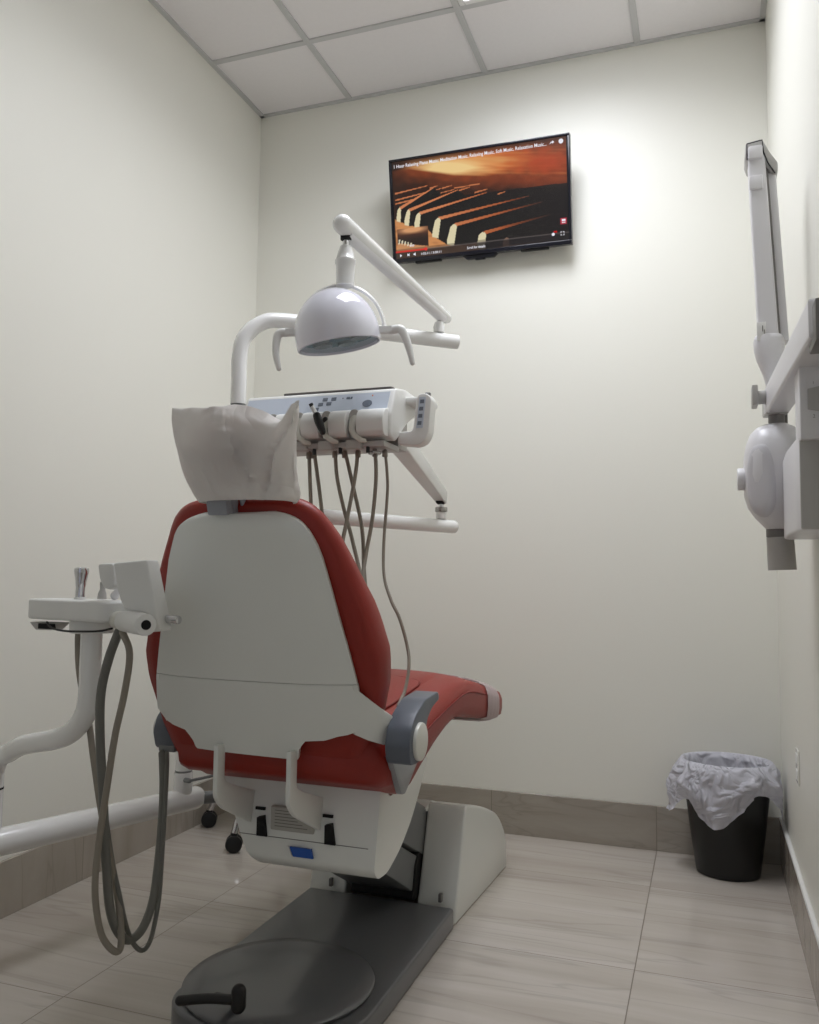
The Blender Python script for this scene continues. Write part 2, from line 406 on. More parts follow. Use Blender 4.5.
bmesh.ops.transform(tt, matrix=TM, verts=tt.verts); merge(bm, tt); build('rear_housing', bm, TVB, t)
bm = NB(); tt = NB()
prism(tt, [(-.075, -TH/2+.003), (.075, -TH/2+.003), (.055, -TH/2-.014), (-.055, -TH/2-.014)], 'z', -.03, -.004, .002); b2(tt, -.02, .02, -TH/2-.019, -TH/2-.012, -.022, -.006, .002)
bmesh.ops.transform(tt, matrix=TM, verts=tt.verts); merge(bm, tt); build('sensor_housing', bm, TVB, t)
for sx in (-.22, .22):
    bm = NB(); tt = NB(); b2(tt, sx-.055, sx+.055, -TH/2-.006, -TH/2+.002, -.03, -.008, .002)
    bmesh.ops.transform(tt, matrix=TM, verts=tt.verts); merge(bm, tt); build('speaker_grille', bm, BLK, t)
bm = NB(); b2(bm, tc_.x-.12, tc_.x+.12, 3.205, YB-.0002, tc_.z-.12, tc_.z+.12, .004); b2(bm, tc_.x-.03, tc_.x+.03, 3.15, 3.21, tc_.z-.05, tc_.z+.05, .004); build('wall_bracket', bm, BLK, t)

# the picture on the screen: measured on the photograph (x, y in a 3.9x crop) and carried to screen u, v
def Z(x, y):
    u = (x-45)/(690+.018*(y-165)*1.)
    top = 165-.152*(x-45); bot = 545-.118*(x-62)
    return u, 1-(y-top)/(bot-top)
def poly(pts): return [Z(*p) for p in pts]
def inside(P, x, y):
    c = False; j = len(P)-1
    for i in range(len(P)):
        if (P[i][1] > y) != (P[j][1] > y) and x < (P[j][0]-P[i][0])*(y-P[i][1])/(P[j][1]-P[i][1])+P[i][0]: c = not c
        j = i
    return c
def mix(a, b, t): t = max(0, min(1, t)); return tuple(p+(q-p)*t for p, q in zip(a, b))
def gs(u, v, cu, cv, su, sv): return exp(-((u-cu)/su)**2-((v-cv)/sv)**2)
CRM, DK = (212, 202, 166), (22, 20, 20)
K = [((58, 396), (74, 343), (215, 262), 22), ((90, 410), (112, 350), (312, 270), 24), ((130, 424), (154, 362), (425, 280), 27),
     ((203, 456), (234, 381), (590, 293), 33), ((262, 486), (298, 406), (640, 316), 38), ((382, 500), (412, 437), (668, 366), 42), ((482, 500), (504, 458), (512, 460), 34)]
FLOORP = [(50, 388), (112, 412), (185, 425), (210, 455), (262, 486), (330, 488), (430, 468), (560, 452), (640, 438), (700, 470), (500, 520), (50, 560)]
SHP = [(FLOORP, 'wood')]
for b0, tp, en, w in K:
    L_ = ((en[0]-tp[0])**2+(en[1]-tp[1])**2)**.5
    if L_ > 40:
        wd = 3.2+w*.10
        SHP.append(([(tp[0], tp[1]-1), (en[0], en[1]), (en[0]+30, en[1]+20), (min(en[0], tp[0]+w*5.2), b0[1]-.21*w*4), (b0[0]+w*.8, b0[1]+4)], DK))
        SHP.append(([(tp[0]-4, tp[1]-wd*.6), (en[0], en[1]-1.5), (en[0], en[1]+1.5), (tp[0]+4, tp[1]+wd)], 'edge'))
    SHP.append(([(b0[0], b0[1]), (b0[0]+w*.72, b0[1]+w*.16), (tp[0]+w*.16, tp[1]+9), (tp[0]+w*.05, tp[1]), (tp[0]-w*.2, tp[1]-1), (tp[0]-w*.52, tp[1]+10), (b0[0]+w*.03, b0[1]-20)], CRM if L_ > 40 else (178, 128, 98)))
for a, b_ in (((55, 287), (190, 254)), ((55, 313), (248, 264)), ((56, 327), (300, 268)), ((250, 264), (290, 252)), ((318, 272), (362, 258)), ((200, 264), (232, 254)), ((380, 280), (430, 266)), ((470, 286), (500, 276)), ((300, 262), (400, 246))):
    SHP.insert(1, ([(a[0], a[1]-3), (b_[0], b_[1]-1.4), (b_[0], b_[1]+1.4), (a[0], a[1]+3)], (188, 112, 70)))
YBT = [(40, 205), (120, 190), (200, 200), (300, 214), (420, 216), (520, 206), (600, 214), (740, 222)]
def g2(x, y, cx, cy, sx, sy): return exp(-((x-cx)/sx)**2-((y-cy)/sy)**2)
def picture(u, v):
    x = 45+u*690; top = 165-.152*(x-45); bot = 545-.118*(x-62); y = top+(1-v)*(bot-top)
    n = noise.noise(Vector((x*.03, y*.05, 1))); n2 = noise.noise(Vector((x*.012, y*.10, 4)))
    yb = interp(YBT, x)
    if y < yb:
        c = (92, 44, 22)
        c = mix(c, (176, 84, 38), 1.1*g2(x, y, 480, 150, 220, 60)+n*.3)
        c = mix(c, (214, 124, 60), 1.0*g2(x, y, 330, 165, 190, 55)+n2*.3)
        c = mix(c, (228, 196, 136), 1.35*g2(x, y, 285, 180, 140, 34)+n2*.25)
        c = mix(c, (206, 150, 90), .8*g2(x, y, 470, 150, 130, 14)+n2*.3*g2(x, y, 480, 150, 150, 30))
        c = mix(c, (166, 62, 28), .9*g2(x, y, 660, 165, 110, 50)+n*.3*g2(x, y, 640, 160, 120, 60))
        c = mix(c, (36, 22, 18), max(0, (130-x)/70)*.95)
        c = mix(c, (46, 28, 20), max(0, 1-(y-top)/26)*.8)
        c = mix(c, (120, 56, 28), max(0, 1-(yb-y)/8)*.6)
    else:
        d = (y-yb)/70
        c = mix((126, 58, 28), (44, 24, 18), d+n*.25)
        c = mix(c, (130, 52, 24), .5*g2(x, y, 600, 235, 160, 30))
        c = mix(c, (42, 24, 20), max(0, (130-x)/100)*.8)
        c = mix(c, (24, 18, 18), max(0, min(1, (x-480)/140))*max(0, min(1, (y-255)/40)))
        if y > 300-max(0, x-250)*.12 and x > 60: c = mix(c, DK, .85)
    for P, cc in SHP:
        if inside(P, x, y):
            if cc == 'wood': c = mix((196, 134, 82), (110, 62, 38), max(0, (x-300)/260)+n*.5+n2*.3)
            elif cc == 'edge': c = mix((196, 120, 78), (150, 74, 38), (x-250)/280)
            else: c = cc
    fade = max(0, min(1, (x-470)/190))
    if y > 262: c = mix(c, (24, 18, 18), fade*.8)
    if 58 < x < 186 and 428-.13*(x-58) < y < 512-.1*(x-58):
        a, b_ = (x-58)/128, 1-(y-(428-.13*(x-58)))/84
        c = mix((58, 32, 24), (206, 150, 104), 1.4*g2(a, b_, .5, .9, .45, .16))
        if b_ < .70: c = mix((70, 42, 32), (40, 28, 24), (.7-b_)*4)
        if b_ < .34-a*.30: c = (188, 134, 90)
        for q in range(5):
            if abs(a-(.04+q*.10)-.12*(b_-.3)) < .022 and .30-q*.045 < b_ < .50-q*.05: c = (212, 204, 178)
    if u < .004 or u > .996: c = (10, 10, 12)
    if v < .075: c = mix(c, (30, 26, 28), .8)
    elif v < .10: c = mix(c, (34, 28, 28), .3)
    if .062 < v < .083 and .006 < u < .185: c = (196, 44, 36)
    if .068 < v < .078 and u >= .185: c = mix(c, (120, 110, 106), .5)
    if (u-.187)**2*3.2+(v-.072)**2 < .00030: c = (210, 44, 36)
    if .955 < u < .99 and .155 < v < .215: c = (170, 40, 60)
    return c
SW, SH_ = TW-2*fr, TH-fr-frb; NX, NY = 300, 168
vy0 = -TH/2+frb
verts = []; cols = []
for j in range(NY+1):
    for i in range(NX+1):
        u = i/NX; v = j/NY
        verts.append(tvp(-TW/2+fr+u*SW, vy0+v*SH_, .0005)); cols.append(picture(u, v))
o_ = verts[0].copy(); cen = tc_.copy()
me = bpy.data.meshes.new('screen'); me.from_pydata([p-cen for p in verts], [], [(j*(NX+1)+i, j*(NX+1)+i+1, (j+1)*(NX+1)+i+1, (j+1)*(NX+1)+i) for j in range(NY) for i in range(NX)])
ca = me.color_attributes.new('picture', 'FLOAT_COLOR', 'POINT')
flat = []
for c in cols: flat += list(hexc(*c))+[1]
ca.data.foreach_set('color', flat)
m = bpy.data.materials.new('screen_picture'); m.use_nodes = True; nt = m.node_tree; b = nt.nodes['Principled BSDF']
a = nt.nodes.new('ShaderNodeVertexColor'); a.layer_name = 'picture'
setin(b, 'Base Color', (.004, .004, .004, 1)); setin(b, 'Roughness', .25); setin(b, 'Emission Strength', 1.0); nt.links.new(a.outputs[0], b.inputs['Emission Color'])
me.materials.append(m); so = bpy.data.objects.new('screen', me); col.objects.link(so); so.parent = t; so.location = (0, 0, 0)
so['label'] = 'lit screen showing black and white piano keys under an orange glow'
TXT = emission_mat('screen_text', (232, 232, 240), 1.0)
def scr(u0, v0):
    return lambda x, y: tvp(-TW/2+fr+u0*SW+x, vy0+v0*SH_+y, .0012)
text_mesh('1 Hour Relaxing Piano Music: Meditation Music, Relaxing Music, Soft Music, Relaxation Music...', .019, 0, scr(.012, .935), TXT, 'title_text', so, True, fit=.875*SW)
text_mesh('Scroll for details', .014, 0, scr(.43, .020), TXT, 'caption_text', so, True, fit=.105*SW)
text_mesh('1:02:11 / 3:00:11', .013, 0, scr(.155, .015), TXT, 'time_text', so, True, fit=.12*SW)
text_mesh('0:00', .012, 0, scr(.09, .112), TXT, 'preview_text', so, True)
def flatpoly(bm, pts, u0, v0, w=.0013):
    V = [bm.verts.new(tvp(-TW/2+fr+u0*SW+x, vy0+v0*SH_+y, w)) for x, y in pts]; bm.faces.new(V)
def icon(name, shapes, w=.0013):
    bm = NB()
    for pts, u0, v0 in shapes: flatpoly(bm, pts, u0, v0, w)
    build(name, bm, TXT, so)
icon('play_icon', [([(0, 0), (0, .012), (.009, .006)], .03, .015)])
icon('volume_icon', [([(0, .003), (.004, .003), (.009, -.001), (.009, .013), (.004, .009), (0, .009)], .112, .015)])
icon('skip_icon', [([(0, 0), (0, .012), (.007, .007), (.007, .012), (.009, .012), (.009, 0), (.007, 0), (.007, .005)], .075, .015)])
icon('share_icon', [([(0, 0), (.007, .010), (.012, .010), (.012, .014), (.020, .008), (.012, .002), (.012, .006), (.008, .006)], .905, .938)])
icon('clock_icon', [([(.009*cos(k*pi/8), .009*sin(k*pi/8)+.007) for k in range(16)], .968, .938)])
icon('settings_icon', [([(.006*cos(k*pi/8), .006*sin(k*pi/8)+.007) for k in range(16)], .915, .05)])
for a, c, sx, sy in ((0, 0, 1, 1), (.014, 0, -1, 1), (0, .014, 1, -1), (.014, .014, -1, -1)):
    icon('full_screen_corner', [([(a, c), (a+sx*.005, c), (a+sx*.005, c+sy*.002), (a+sx*.002, c+sy*.002), (a+sx*.002, c+sy*.005), (a, c+sy*.005)], .955, .05)])
icon('subscribe_mark', [([(0, .006), (.014, .006), (.014, .014), (0, .014)], .963, .170)], .0014)
icon('subscribe_mark', [([(0, 0), (.014, 0), (.014, .003), (0, .003)], .963, .170)], .0014)
bm = NB(); flatpoly(bm, [(0, 0), (.013, 0), (.013, .007), (0, .007)], .918, .082, .0015); build('red_badge', bm, emission_mat('badge_red', (200, 40, 40), .8), so)

# ------------------------------------------------------------------ dental chair
CX = -.885
chair = thing('dental_chair', 'reclining dental chair with red vinyl cushions, a white back shell and a grey floor base', 'dental chair', (CX, 2.0, 0))
TA = radians(19); P0 = Vector((CX, 1.62, .55)); BV = Vector((0, -sin(TA), cos(TA))); BN = Vector((0, cos(TA), sin(TA)))
def bk(u, v, w): return P0 + Vector((u-.016+(max(0, min(.5, v))-.18)*.075, 0, 0)) + BV*v + BN*w
HW = [(.06, .218), (.09, .236), (.128, .246), (.2, .24), (.25, .229), (.293, .219), (.35, .205), (.41, .191), (.47, .176), (.5, .165), (.525, .153), (.541, .141), (.553, .124), (.561, .104), (.566, .080)]
def shellgrid(v0f, v1, nr, nc, thick, rowsadj=None):
    """a curved white panel: rows up the back, columns across, with real thickness"""
    bm = NB(); outer = []; inner = []
    for j in range(nr+1):
        ro = []; ri = []
        for i in range(nc+1):
            s = -1+2*i/nc; t_ = j/nr
            # rows gather near the rounded top
            tt_ = 1-(1-t_)**1.6
            vb = v0f(s); v = vb+(v1-vb)*tt_
            u = s*interp(HW, v)
            dome = .010*abs(s)**4 + .004*s*s
            edge = .012*max(0, (v-.53)/.042)**2 if v > .53 else 0
            w = dome+edge+.0
            ro.append(bk(u, v, w)); ri.append(bk(u*.985, v, w+thick))
        outer.append(ro); inner.append(ri)
    t = NB()
    A = [[t.verts.new(p) for p in r] for r in outer]; B = [[t.verts.new(p) for p in r] for r in inner]
    for j in range(nr):
        for i in range(nc):
            t.faces.new((A[j][i], A[j][i+1], A[j+1][i+1], A[j+1][i])); t.faces.new((B[j][i], B[j+1][i], B[j+1][i+1], B[j][i+1]))
    for i in range(nc):
        t.faces.new((A[0][i], B[0][i], B[0][i+1], A[0][i+1])); t.faces.new((A[nr][i], A[nr][i+1], B[nr][i+1], B[nr][i]))
    for j in range(nr):
        t.faces.new((A[j][0], A[j+1][0], B[j+1][0], B[j][0])); t.faces.new((A[j][nc], B[j][nc], B[j+1][nc], A[j+1][nc]))
    merge(bm, t); return bm
build('backrest_shell', shellgrid(lambda s: .2100, .566, 34, 48, .012), SHELL, chair)
def lowv(s):
    u = s*.235
    tab = [(-.235, .125), (-.222, .100), (-.205, .090), (-.176, .082), (-.160, .040), (.108, .036), (.113, .062), (.122, .080), (.165, .084), (.19, .094), (.21, .098), (.235, .108)]
    return interp(tab, u)
bm = shellgrid(lowv, .2085, 10, 96, .012)
# wings that wrap forward to the armrest pivots
for sg in (-1, 1):
    A = [(.228, .2085, .010), (.234, .19, .013), (.240, .16, .014), (.238, .125, .014), (.226, .098, .014)]
    B = [(.258, .180, .016), (.262, .165, .018), (.268, .135, .020), (.266, .105, .020), (.254, .085, .018)]
    C_ = [(.284, .146, .034), (.287, .135, .036), (.290, .118, .036), (.289, .092, .036), (.282, .068, .034)]
    D_ = [(.296, .116, .062), (.299, .110, .062), (.300, .098, .062), (.299, .084, .062), (.294, .066, .060)]
    rings = []
    if sg < 0: B, C_, D_ = [[(a-k*.012-.004, b, c+k*.012) for a, b, c in L_] for k, L_ in ((1, B), (2.4, C_), (2.8, D_))]
    for L_ in (A, B, C_, D_):
        r = [bk(sg*u, v, w) for u, v, w in L_] + [bk(sg*(u-.008), v-.0, w+.008) for u, v, w in L_[::-1]]
        rings.append(r)
    loft(bm, rings)
build('lower_shell', bm, SHELL, chair)
# backrest cushion
HC = [(-.01, .22), (.02, .235), (.08, .256), (.14, .268), (.19, .279), (.25, .281), (.30, .268), (.36, .252), (.41, .232), (.46, .212), (.5, .194), (.53, .178), (.552, .163), (.57, .143), (.580, .122), (.585, .095)]
def outline(inset, w, n=40):
    pts = []
    vs = [-.01+inset+(.595-2*inset)*(1-(1-k/n)**1.5) for k in range(n+1)]
    v00, v11 = vs[0], vs[-1]
    for k in range(n+1):
        vv = -.01+(.595)*(1-(1-k/n)**1.5)
        pts.append((max(.02, interp(HC, vv)-inset), vs[k]))
    def W(v): return .028+(w-.028)*(1-.52*max(0, min(1, (v-.32)/.24)))
    return [bk(u, v, W(v)) for u, v in pts] + [bk(-u, v, W(v)) for u, v in pts[::-1]]
bm = NB(); loft(bm, [outline(.03, .027), outline(.010, .028), outline(.002, .040), outline(-.003, .06), outline(-.003, .088), outline(.004, .106), outline(.018, .12), outline(.05, .128), outline(.09, .13)])
build('backrest_cushion', bm, RED, chair, ang=60)
# seat and leg cushion, lofted along y
ZBt = [(1.635, .545), (1.65, .530), (1.70, .522), (1.78, .49), (1.89, .522), (2.0, .556), (2.12, .585), (2.2, .591), (2.3, .582), (2.49, .548), (2.64, .528), (2.79, .512), (2.84, .520), (2.86, .535)]
ZST = [(1.635, .60), (1.78, .60), (1.92, .610), (2.02, .624), (2.2, .647), (2.28, .652), (2.36, .646), (2.455, .630), (2.6, .604), (2.70, .586), (2.80, .570), (2.85, .558), (2.86, .546)]
ZTT = [(1.635, .645), (1.7, .668), (1.9, .672), (2.1, .694), (2.2, .703), (2.3, .703), (2.4, .690), (2.5, .672), (2.62, .650), (2.70, .632), (2.79, .606), (2.84, .578), (2.86, .556)]
SWD = [(1.635, .238), (1.645, .250), (1.67, .258), (1.8, .256), (2.0, .25), (2.4, .248), (2.6, .246), (2.74, .241), (2.81, .230), (2.84, .205), (2.86, .175)]
def seat_ring(y):
    zb, zs, zt, hw = sinterp(ZBt, y), sinterp(ZST, y), sinterp(ZTT, y), interp(SWD, y)
    ring = [(-hw*.9, zb), (-hw*.5, zb), (0, zb), (hw*.5, zb), (hw*.9, zb)]
    ring += [(hw*.985, zb+(zs-zb)*.12), (hw, zb+(zs-zb)*.45), (hw, zs-.006), (hw*.99, zs+.002), (hw*.965, zs+(zt-zs)*.42)]
    cr = [(s*hw, zs+(zt-zs)*(1-abs(s)**3*.55)-(.006 if s == .66 else 0)) for s in (.88, .78, .70, .66, .62, .5, .3, .1)]
    ring += cr + [(-a, z) for a, z in cr[::-1]]
    ring += [(-hw*.965, zs+(zt-zs)*.42), (-hw*.99, zs+.002), (-hw, zs-.006), (-hw, zb+(zs-zb)*.45), (-hw*.985, zb+(zs-zb)*.12)]
    return ring
rings = []
N1 = 34
for k in range(N1+1):
    y = 1.635+1.225*k/N1
    if k > N1-6: y = 2.86-(2.86-(1.635+1.225*(N1-6)/N1))*((N1-k)/6)**1.5
    rings.append([Vector((CX+a, y, z)) for a, z in seat_ring(y)])
bm = NB(); loft(bm, rings)
sc_ = build('seat_cushion', bm, RED, chair, ang=70)
bm = NB()
for sg in (-1, 1): tube(bm, [(CX+sg*(interp(SWD, y)+.0005), y, sinterp(ZST, y)-.003) for y in [1.65+.86*k/40 for k in range(41)]], .0028, 6)
pts = [(CX+a*.248, y, 0) for a, y in [(.66, 1.70+.06*k) for k in range(8)]+[(.64, 2.145), (.58, 2.162), (.4, 2.172), (.2, 2.178), (0, 2.18), (-.2, 2.178), (-.4, 2.172), (-.58, 2.162), (-.64, 2.145)]+[(-.66, 2.12-.06*k) for k in range(8)]]
tube(bm, [(x, y, (lambda a, c: a+(c-a)*(1-abs((x-CX)/.25)**3*.55))(sinterp(ZST, y), sinterp(ZTT, y))-.0025) for x, y, _ in pts], .0028, 6)
build('piping', bm, RSEAM, sc_)
# headrest pad and its mount
bm = NB(); box(bm, bk(-.028, .580, .025), (.046, .024, .035), rot=Matrix.Rotation(TA, 3, 'X'), bev=.004); box(bm, bk(-.028, .583, .0), (.046, .024, .030), rot=Matrix.Rotation(TA, 3, 'X'), bev=.004)
tube(bm, [bk(-.028, .57, .035), bk(-.028, .66, .040)], .006, 10); tube(bm, [bk(.004, .57, .035), bk(.004, .66, .040)], .006, 10)
build('headrest_mount', bm, mat('mount_grey', (150, 154, 162), .3), chair)
HP = Vector((CX+.038, 1.378, 1.195))
bm = NB(); loft(bm, [sring(HP+BV*h+BN*.03, a, b_, 28, 3.2, (1, 0, 0), tuple(BN)) for h, a, b_ in ((-.066, .05, .012), (-.060, .066, .020), (-.04, .074, .024), (0, .078, .026), (.025, .074, .024), (.036, .06, .018), (.042, .035, .01))])
build('headrest_pad', bm, RED, chair, ang=70)
# armrests
AP = rpoly([(1.612, .592), (1.600, .63), (1.612, .664), (1.645, .690), (1.70, .712), (1.792, .718), (1.800, .700), (1.748, .688), (1.716, .668), (1.705, .64), (1.695, .60), (1.66, .588)], .012, 4)
for sg in (1, -1):
    x0, x1 = (CX+.270, CX+.323) if sg > 0 else (CX-.315, CX-.262)
    a = build('armrest', prism(NB(), AP if sg > 0 else [(y+.045, z-.022) for y, z in AP], 'x', x0, x1, .006, 3), ARMG, chair, ang=50)
    xo = CX+sg*.321
    build('hub_cap', cyl(NB(), (xo-sg*.004, 1.660+(.045 if sg < 0 else 0), .632-(.022 if sg < 0 else 0)), (xo+sg*.010, 1.660+(.045 if sg < 0 else 0), .632-(.022 if sg < 0 else 0)), .0385, 40, .003), HUB, a)
    bm = NB(); prism(bm, rpoly([(1.645, .600), (1.83, .60), (1.835, .568), (1.735, .505), (1.712, .508)] if sg > 0 else [(1.68, .60), (1.80, .60), (1.77, .545), (1.745, .545)], .006), 'x', CX+sg*.262-.006, CX+sg*.262+.006, .002)
    build('side_bracket', bm, mat('bracket_grey', (150, 152, 154), .3), chair)
cq = at(164.5, 750, Y=1.668)
build('hose_clip', b2(NB(), cq.x-.008, CX-.262, 1.655, 1.685, cq.z-.001, cq.z+.018, .003), GRY, chair)
# under-seat housing
XA, XB = CX-.200, CX+.208
HO = [(1.748, .525), (1.712, .338), (1.735, .318), (1.79, .314), (1.875, .342), (1.95, .388), (2.012, .445), (2.07, .51), (2.02, .53), (1.86, .478), (1.80, .478), (1.77, .51)]
bm = prism(NB(), rpoly(HO, [.006, .012, .012, .02, .03, .03, .03, .01, .01, .02, .01, .01]), 'x', XA, XB, .016, 4)
for v in bm.verts:
    if v.co.z < .45 and v.co.x < CX-.05: v.co.x += (.45-v.co.z)*.95
hs = build('seat_housing', bm, SHELL, chair)
bm = NB(); prism(bm, [(XA+.075, .3835), (XB-.018, .3835), (XB-.018, .3850), (XA+.072, .3850)], 'y', 1.7200, 1.7240); build('seam', bm, PRINT, hs)
for xx in (CX-.068, CX+.100):
    build('slot', prism(NB(), [(xx-.012, .384), (xx+.014, .384), (xx+.003, .428), (xx-.012, .424)], 'y', 1.716, 1.7305), SLOT, hs)
    build('slot_rim', b2(NB(), xx-.022, xx+.002, 1.7265, 1.7345, .438, .444), SLOT, hs)
bm = NB(); b2(bm, CX-.047, CX+.060, 1.7195, 1.7325, .400, .452, .002, 1)
rp = build('rating_plate', bm, PLATE, hs)
bm = NB()
for k in range(6): b2(bm, CX-.036, CX+.045-.012*(k % 3), 1.7188, 1.7196, .409+k*.0068, .4105+k*.0068)
build('plate_print', bm, PRINT, rp)
bm = NB(); prism(bm, [(CX+.008, .372), (CX+.060, .372), (CX+.065, .352), (CX+.017, .352)], 'y', 1.708, 1.7135)
build('blue_label', bm, BLUE, chair)
bm = NB(); prism(bm, [(CX+.002, .372), (CX+.006, .372), (CX+.015, .352), (CX+.011, .352)], 'y', 1.708, 1.7135)
build('white_label_edge', bm, WPL, chair)
# two flat brackets from the shell down to the housing
BP = rpoly([(1.578, .606), (1.608, .606), (1.608, .528), (1.640, .512), (1.808, .452), (1.792, .376), (1.604, .470), (1.578, .498)], [0, 0, .012, .012, .006, .008, .015, .015])
for xx in (CX-.105, CX+.068):
    build('support_bracket', prism(NB(), BP, 'x', xx-.0055, xx+.0055, .002, 2), SHELL, chair)
# lift arms
bm = NB(); prism(bm, [(2.02, .455), (2.09, .475), (2.30, .345), (2.545, .232), (2.50, .155), (2.40, .158), (2.17, .268)], 'x', CX-.125, CX+.092, .005)
build('lift_arm', bm, GRY, chair)
bm = NB(); prism(bm, [(1.98, .33), (2.165, .262), (2.395, .150), (2.50, .10), (2.48, .055), (2.33, .075), (2.09, .205), (1.96, .27)], 'x', CX-.115, CX+.086, .005)
build('lift_arm', bm, GRY, chair)
# floor base: steel plate, white front tower
bp_ = rpoly([(-1.118, 2.315), (-1.118, 1.62), (-1.04, 1.55), (-.78, 1.55), (-.675, 1.66), (-.675, 2.315)], [.01, .05, .05, .05, .05, .01])
build('base_plate', prism(NB(), bp_, 'z', 0, .055, .012, 3), BASE, chair)
TP = rpoly([(2.330, 0.0), (2.425, .305), (2.50, .290), (2.62, .254), (2.76, .200), (2.845, .115), (2.862, .04), (2.862, 0)], [0, .012, .05, .05, .09, .06, .02, 0])
tw = NB()
for (a, b_) in ((-.768, -.650), (-1.135, -1.018)): prism(tw, TP, 'x', a, b_, .008, 3)
prism(tw, rpoly([(2.445, .305), (2.40, .290), (2.41, .28), (2.50, .275), (2.60, .06), (2.60, 0), (2.855, 0), (2.855, .04), (2.838, .115), (2.755, .197), (2.62, .252), (2.50, .288)], [.004, .004, .004, .01, 0, 0, 0, .02, .06, .09, .05, .03]), 'x', -1.02, -.766, .002)
for v in tw.verts:
    if v.co.x > CX: v.co.x += -.027+max(0, v.co.y-2.33)*.05
twr = build('base_tower', tw, SHELL, chair)
for xx in (-.732, -1.07):
    bm = NB(); b2(bm, xx+.005, xx+.015, 2.330, 2.3445, .057, .080, .002); build('latch', bm, XGD, twr)
build('dark_gap_fill', prism(NB(), rpoly([(2.31, .056), (2.56, .056), (2.44, .22), (2.40, .22), (2.33, .15)], .02), 'x', CX-.10, CX+.09, .01), SLOT, chair)  # black filler added for the dark of the gap between lift arms and tower

# foot control on the rear of the base
t = thing('foot_control', 'dark grey round foot control disc lying on the near end of the chair base', 'foot pedal', (-.918, 1.755, .0555))
bm = NB(); lathe(bm, [(.05, .0), (.206, .0), (.213, .003), (.214, .007), (.208, .012), (.17, .017), (.09, .020), (.02, .021)], (-.918, 1.755, .0555), seg=56)
build('housing', bm, BASE, t)
bm = NB(); tube(bm, [(-1.03, 1.535, .098), (-.97, 1.545, .108), (-.915, 1.552, .112)], .010, 12, 3, 'round'); tube(bm, [(-.905, 1.555, .100), (-.905, 1.555, .128)], .015, 14, caps='round')
tube(bm, [(-.96, 1.56, .105), (-.94, 1.60, .084)], .010, 10, caps='round'); build('lever', bm, BLK, t)

# headrest cover: loose white sleeve over the pad
def cover():
    n = 72; rows = 40; rings = []
    topw = [(-1, .0), (-.96, .0), (-.5, -.003), (-.1, -.004), (.2, -.016), (.5, -.034), (.68, -.044), (.80, -.040), (.93, -.004), (1, .004)]
    topb = [(-1, .0), (-.96, .0), (-.5, .002), (.0, .004), (.25, -.002), (.5, -.014), (.70, -.030), (.84, -.034), (.95, -.004), (1, .004)]
    def ring(t_):
        # t_ 0 bottom, 1 top
        z0 = 1.115+t_*.179; r = []
        xc = CX+.045 - .019*t_ - .008*sin(pi*t_)
        a = .101+.031*t_**.8 + .006*sin(pi*t_*.9)
        b_ = .060*(1-t_**2.6*.78)
        yc = 1.425 - .030*t_
        for k in range(n):
            th = 2*pi*k/n; x = cos(th); y = sin(th)
            s = math.copysign(abs(x)**.72, x); q = math.copysign(abs(y)**.8, y)
            zz = z0
            if t_ > .45: zz += interp(topw if y < 0 else topb, s)*((t_-.45)/.55)**1.3
            # tall left corner leans outwards
            xo = a*s
            P = Vector((xc+xo, yc+b_*q, zz))
            f = noise.noise(Vector((x*2.1+5, y*2.1, t_*1.6)))*.014 + noise.noise(Vector((x*4+1, y*4, t_*5)))*.005
            # a few drawn folds running down to the lower right
            f += .007*sin(9*s+6*t_)*sin(pi*t_)*(.5+.5*noise.noise(Vector((s*2, t_*2, 3))))
            fold = abs((s-.62)-(t_-.1)*.42); f -= .016*exp(-(fold/.05)**2)*(1 if y < 0 else 0)
            fold = abs((s+.05)+(t_-.75)*.9); f += .014*exp(-(fold/.06)**2)*(1 if y < 0 else 0)*(1 if t_ > .15 else 0)
            hem = max(0, .06-t_)/.06
            P.y += f*(1-.5*hem)*(-1 if y < 0 else 1); P.x += x*abs(f)*.35
            r.append(P)
        return r
    for j in range(rows+1): rings.append(ring(j/rows))
    t = NB(); V = [[t.verts.new(p) for p in r] for r in rings]
    for j in range(rows):
        for k in range(n): t.faces.new((V[j][k], V[j][(k+1) % n], V[j+1][(k+1) % n], V[j+1][k]))
    # the mouth at the bottom turns in under the pad
    last = V[0]
    for dz, sc2 in ((-.004, .95), (-.001, .88)):
        c0 = Vector((CX+.055, 1.425, 1.112+dz))
        nw = [t.verts.new(c0+(Vector((v.co.x, v.co.y, 0))-Vector((c0.x, c0.y, 0)))*(sc2 if last is V[0] else 1.0*sc2/.93)) for v in V[0]]
        for k in range(n): t.faces.new((last[(k+1) % n], last[k], nw[k], nw[(k+1) % n]))
        last = nw
    # close the top seam
    half = n//2
    top = V[-1]
    for k in range(1, half-0):
        a, b_ = top[k], top[k+1 if k+1 <= half else k]
        c, d = top[(n-k-1) % n], top[(n-k) % n]
        fs = []
        for q in (a, b_, c, d):
            if q not in fs: fs.append(q)
        if len(fs) > 2:
            try: t.faces.new(fs)
            except ValueError: pass
    try: t.faces.new((top[0], top[1], top[n-1]))
    except ValueError: pass
    bm = NB(); merge(bm, t); return bm
o = build('headrest_cover', cover(), PAPER, ang=80)
o['label'] = 'crumpled white cloth sleeve pulled over the headrest of the dental chair'; o['category'] = 'headrest cover'
